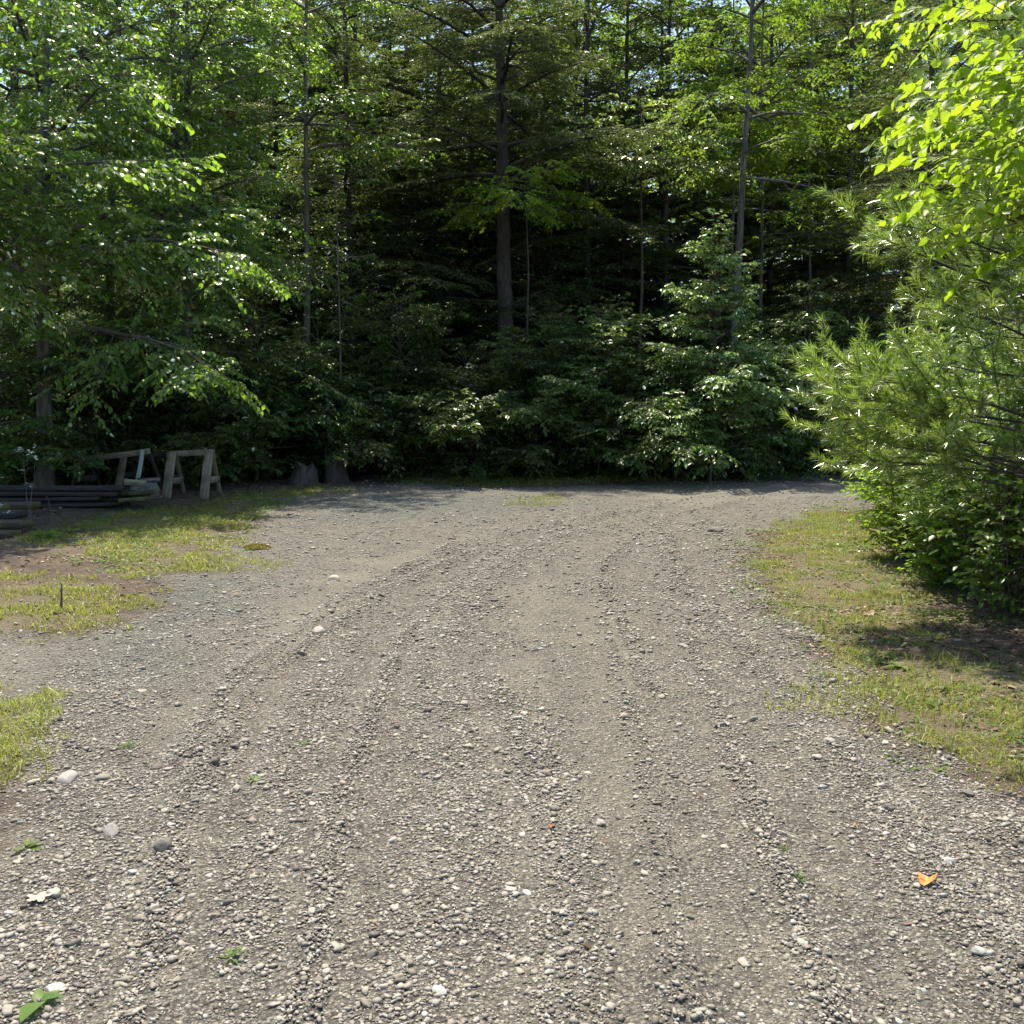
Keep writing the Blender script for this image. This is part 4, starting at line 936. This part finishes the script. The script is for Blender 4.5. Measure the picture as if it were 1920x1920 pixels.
# stack of boards
rs = np.random.default_rng(8)
labs = ['black weathered board low in the stack beside the sawhorses', 'dark board with a split grey end on top of the stack']
for layer in range(5):
    for row in range(3 if layer < 4 else 2):
        Y0 = 13.7 + row * .2 + rs.normal(0, .02); z = .05 + layer * .075
        xr = (252 - 960 + rs.uniform(-75, 12)) / FPX * 13.7; xl = -8.3 + rs.uniform(-.3, .3)
        topb = layer == 4 and row == 0
        o = piece('old_board', (xl, Y0, z), (xr, Y0 + rs.normal(0, .05), z + rs.normal(0, .015)), rs.uniform(.12, .21), rs.uniform(.035, .065), M_wooddk, None, side=(0, 1, 0), warp=.006)
        tag(o, labs[1] if topb else labs[0], 'board', 'boards stacked beside the sawhorses')
for k, (px0, px1, py, Yd, m, lab) in enumerate([(215, 300, 927, 13.9, M_woodmoss, 'short mossy board lying between the stack and the sawhorses'), (225, 305, 938, 13.6, M_woodmoss, 'thin dark board lying under the short mossy one'),
                                        (245, 300, 905, 14.6, M_woodgrey, 'thin stick of wood leaning at the foot of the pale leg')]):
    a = at(px0, py, Yd); b_ = at(px1, py - 6, Yd); a[2] = max(a[2], .05); b_[2] = max(b_[2], .05)
    tag(piece('old_board', a, b_, .12 if k < 2 else .03, .05, m, None, side=(0, 1, 0)), lab, 'board')
for k, (px1, py, Yd, m, lab) in enumerate([(66, 978, 11.9, M_woodmoss, 'yellowish mossy board at the left edge, highest of the low pile'), (40, 1000, 11.5, M_wooddk, 'dark board in the low pile at the left edge'),
                                     (52, 1012, 11.2, M_woodmoss, 'brown board of the low pile at the left edge'), (28, 1026, 10.9, M_woodmoss, 'lowest mossy board at the left edge of the frame')]):
    b_ = at(px1, py, Yd); a = b_ + np.array([-1.8, .25, 0]); b_[2] = a[2] = max(.05, .30 - k * .075)
    tag(piece('old_board', a, b_, .26, .07, m, None, side=(0, 1, 0), warp=.006), lab, 'board', 'boards in the low pile at the left edge')
def chunk(name, c, r, L, d, mat, label, cat, seed):
    rng = np.random.default_rng(seed); K = 9; sides = 18
    d = nrm(np.array(d, float)); P = np.array([np.array(c) + d * L * (k / (K - 1) - .5) for k in range(K)])[None]
    v, f = tubes(P - np.array(c), np.array([r]), np.array([r * .9]), sides); v = v.reshape(K, sides, 3)
    if name == 'stump': bev = np.linspace(1.3, .92, K)[:, None, None]
    else: bev = 1
    bump = bev * (1 + (.12 if name != 'stump' else .0)) * 1 + .12 * np.sin(np.arange(sides) * 2.1 + seed)[None, :, None] + rng.normal(0, .05, (1, sides, 1)) + rng.normal(0, .03, (K, sides, 1))
    cen = (P[0] - np.array(c))[:, None]; v = cen + (v - cen) * bump
    
    if name == 'stump': v[-1, :, 2] += rng.normal(0, .06, sides); v[-2, :, 2] += rng.normal(0, .02, sides)
    ends = np.stack([v[0].mean(0) , v[-1].mean(0)]); V = np.concatenate([v.reshape(-1, 3), ends]); n0 = K * sides
    T = np.array([(n0, (i + 1) % sides, i) for i in range(sides)] + [(n0 + 1, n0 - sides + i, n0 - sides + (i + 1) % sides) for i in range(sides)])
    o = mk(name, [(V, f), (V, T)], mat); o.location = tuple(c); tag(o, label, cat); return o
c = at(272, 916, 14.1); c[2] = .26
chunk('wood_chunk', c, .12, .34, (1, -.35, .15), M_woodgrey, 'rounded grey chunk of log at the foot of the pale sawhorse leg', 'log', 2)
c = at(255, 918, 13.75); c[2] = .42
chunk('wood_chunk', c, .045, .3, (1, .1, -.1), M_wood, 'grey split piece of wood on the end of the board stack', 'log', 3)
c = gl(gx(572, 17.8)); c[2] += .17
chunk('stump', c, .22, .36, (.15, .1, 1), M_bark, 'low dark stump at the edge of the wood behind the fallen sticks', 'stump', 4)
c = gl(gx(628, 18.3)); c[2] += .24
chunk('stump', c, .19, .6, (-.1, .1, 1), M_bark, 'taller dark stump right of the low one', 'stump', 5)
def stick(p0, p1, r, mat, label, nm='fallen_branch', wob=.06, seed=0, cat='branch'):
    rng = np.random.default_rng(seed); p0 = np.array(p0, float); p1 = np.array(p1, float)
    B = grow(np.zeros((1, 3)), (p1 - p0)[None], np.array([np.linalg.norm(p1 - p0)]), 9, 0, wob, rng)
    S, D, L2 = kids(B, np.array([np.linalg.norm(p1 - p0)]), np.array([4]), rng, .3, 1, 35, .3)
    o = mk(nm, [tubes(B, np.array([r]), np.array([r * .4]), 7), tubes(grow(S, D, L2, 4, 0, .1, rng), np.full(len(L2), r * .4), np.full(len(L2), r * .15), 4)], mat)
    o.location = tuple(p0); tag(o, label, cat)
for k, (a, b_, lab) in enumerate([((575, 898), (665, 892), 'grey fallen branch in front of the dark stumps'), ((590, 905), (640, 897), 'short fallen branch nearest the road at the stumps'), ((560, 893), (620, 888), 'thin branch lying against the low stump')]):
    p, q = gz(*a), gz(*b_); p[2] += .04; q[2] += .06
    stick(p, q, .022, M_barkg, lab, seed=k)
p = gz(115, 1150); stick(p - UP * .02, p + UP * .20 + np.array([.015, 0, 0]), .011, M_barkg, 'short upright stake in the half shaded grass', 'stake', .01, 5, 'stake')
p = gz(98, 1003); stick(p, p + np.array([-.06, 0, .42]), .007, M_barkg, 'thin bare crooked stick standing by the boards', 'bare_stem', .12, 6, 'stem')
# white flowered stem
rng = np.random.default_rng(9)
p = gz(58, 1003); root = empty('flowering_stem', p); tag(root, 'thin stem with small white blossoms in front of the board stack', 'plant')
B = grow(np.zeros((3, 3)), np.array([[-.05, 0, 1.], [-.6, .1, .5], [.12, 0, 1.]]), np.array([1.0, .5, .95]), 8, .05, .06, rng)
mk('stem', [tubes(B, np.full(3, .006), np.full(3, .002), 5)], M_barkg, root)
tips = [B[0, -1], B[0, -1] + [.10, 0, -.03], B[0, -1] + [-.06, 0, -.02], B[0, 4] + [.03, 0, .0], B[1, -1], B[2, -1], B[0, 5] + [-.05, 0, .02], B[1, 5]]
for q in tips:
    n = 9; a = rng.uniform(0, 6.283, n); D = np.stack([np.cos(a), np.sin(a), rng.uniform(-.2, .6, n)], 1)
    v, f = leafN(np.repeat([q], n, 0) + rng.normal(0, .012, (n, 3)), D, nrm(UP + rng.normal(0, .3, (n, 3))), np.full(n, .05), np.full(n, .026))
    if q is tips[0]: M_white = leafmat('white_blossom', [(0, (.6, .62, .55)), (1, (.75, .75, .7))], (.6, .62, .5), .35, .6, .02)
    mk('blossom', [(v, f)], M_white, root)

# ------------------------------------------------------------------ light, sky, camera
w = bpy.data.worlds.new('World'); sc.world = w; w.use_nodes = True
nt = w.node_tree; bg = nt.nodes['Background']
sky = nt.nodes.new('ShaderNodeTexSky'); sky.sky_type = 'NISHITA'; sky.sun_disc = False
sky.sun_elevation = R(SUN_EL); sky.sun_rotation = R(SUN_AZ); sky.altitude = 200; sky.dust_density = 1.5; sky.ozone_density = 1.5
nt.links.new(sky.outputs[0], bg.inputs[0]); bg.inputs[1].default_value = .13
from mathutils import Vector
ld = bpy.data.lights.new('sun', 'SUN'); ld.energy = 4.5; ld.angle = R(.53); ld.color = (1, .93, .815)
lo = bpy.data.objects.new('sun', ld); col.objects.link(lo)
sv = Vector((math.sin(R(SUN_AZ)) * math.cos(R(SUN_EL)), math.cos(R(SUN_AZ)) * math.cos(R(SUN_EL)), math.sin(R(SUN_EL))))
lo.rotation_euler = sv.to_track_quat('Z', 'Y').to_euler(); lo.location = (0, 0, 30)
cd = bpy.data.cameras.new('camera'); cam = bpy.data.objects.new('camera', cd); col.objects.link(cam); sc.camera = cam
cd.sensor_width = 36; cd.sensor_fit = 'HORIZONTAL'; cd.lens = 36 * FPX / 1920; cd.clip_start = .05; cd.clip_end = 2000
cam.location = (0, 0, CAMH); cam.rotation_euler = (math.pi / 2 - TH, 0, 0)
sc.view_settings.view_transform = 'Standard'; sc.view_settings.look = 'None'; sc.view_settings.exposure = 1.08; sc.view_settings.gamma = 1
sc.cycles.max_bounces = 5; sc.cycles.diffuse_bounces = 3; sc.cycles.transmission_bounces = 3; sc.cycles.glossy_bounces = 2; sc.cycles.transparent_max_bounces = 4
sc.cycles.use_denoising = True; sc.cycles.sample_clamp_indirect = 6.0; sc.cycles.caustics_reflective = False; sc.cycles.caustics_refractive = False
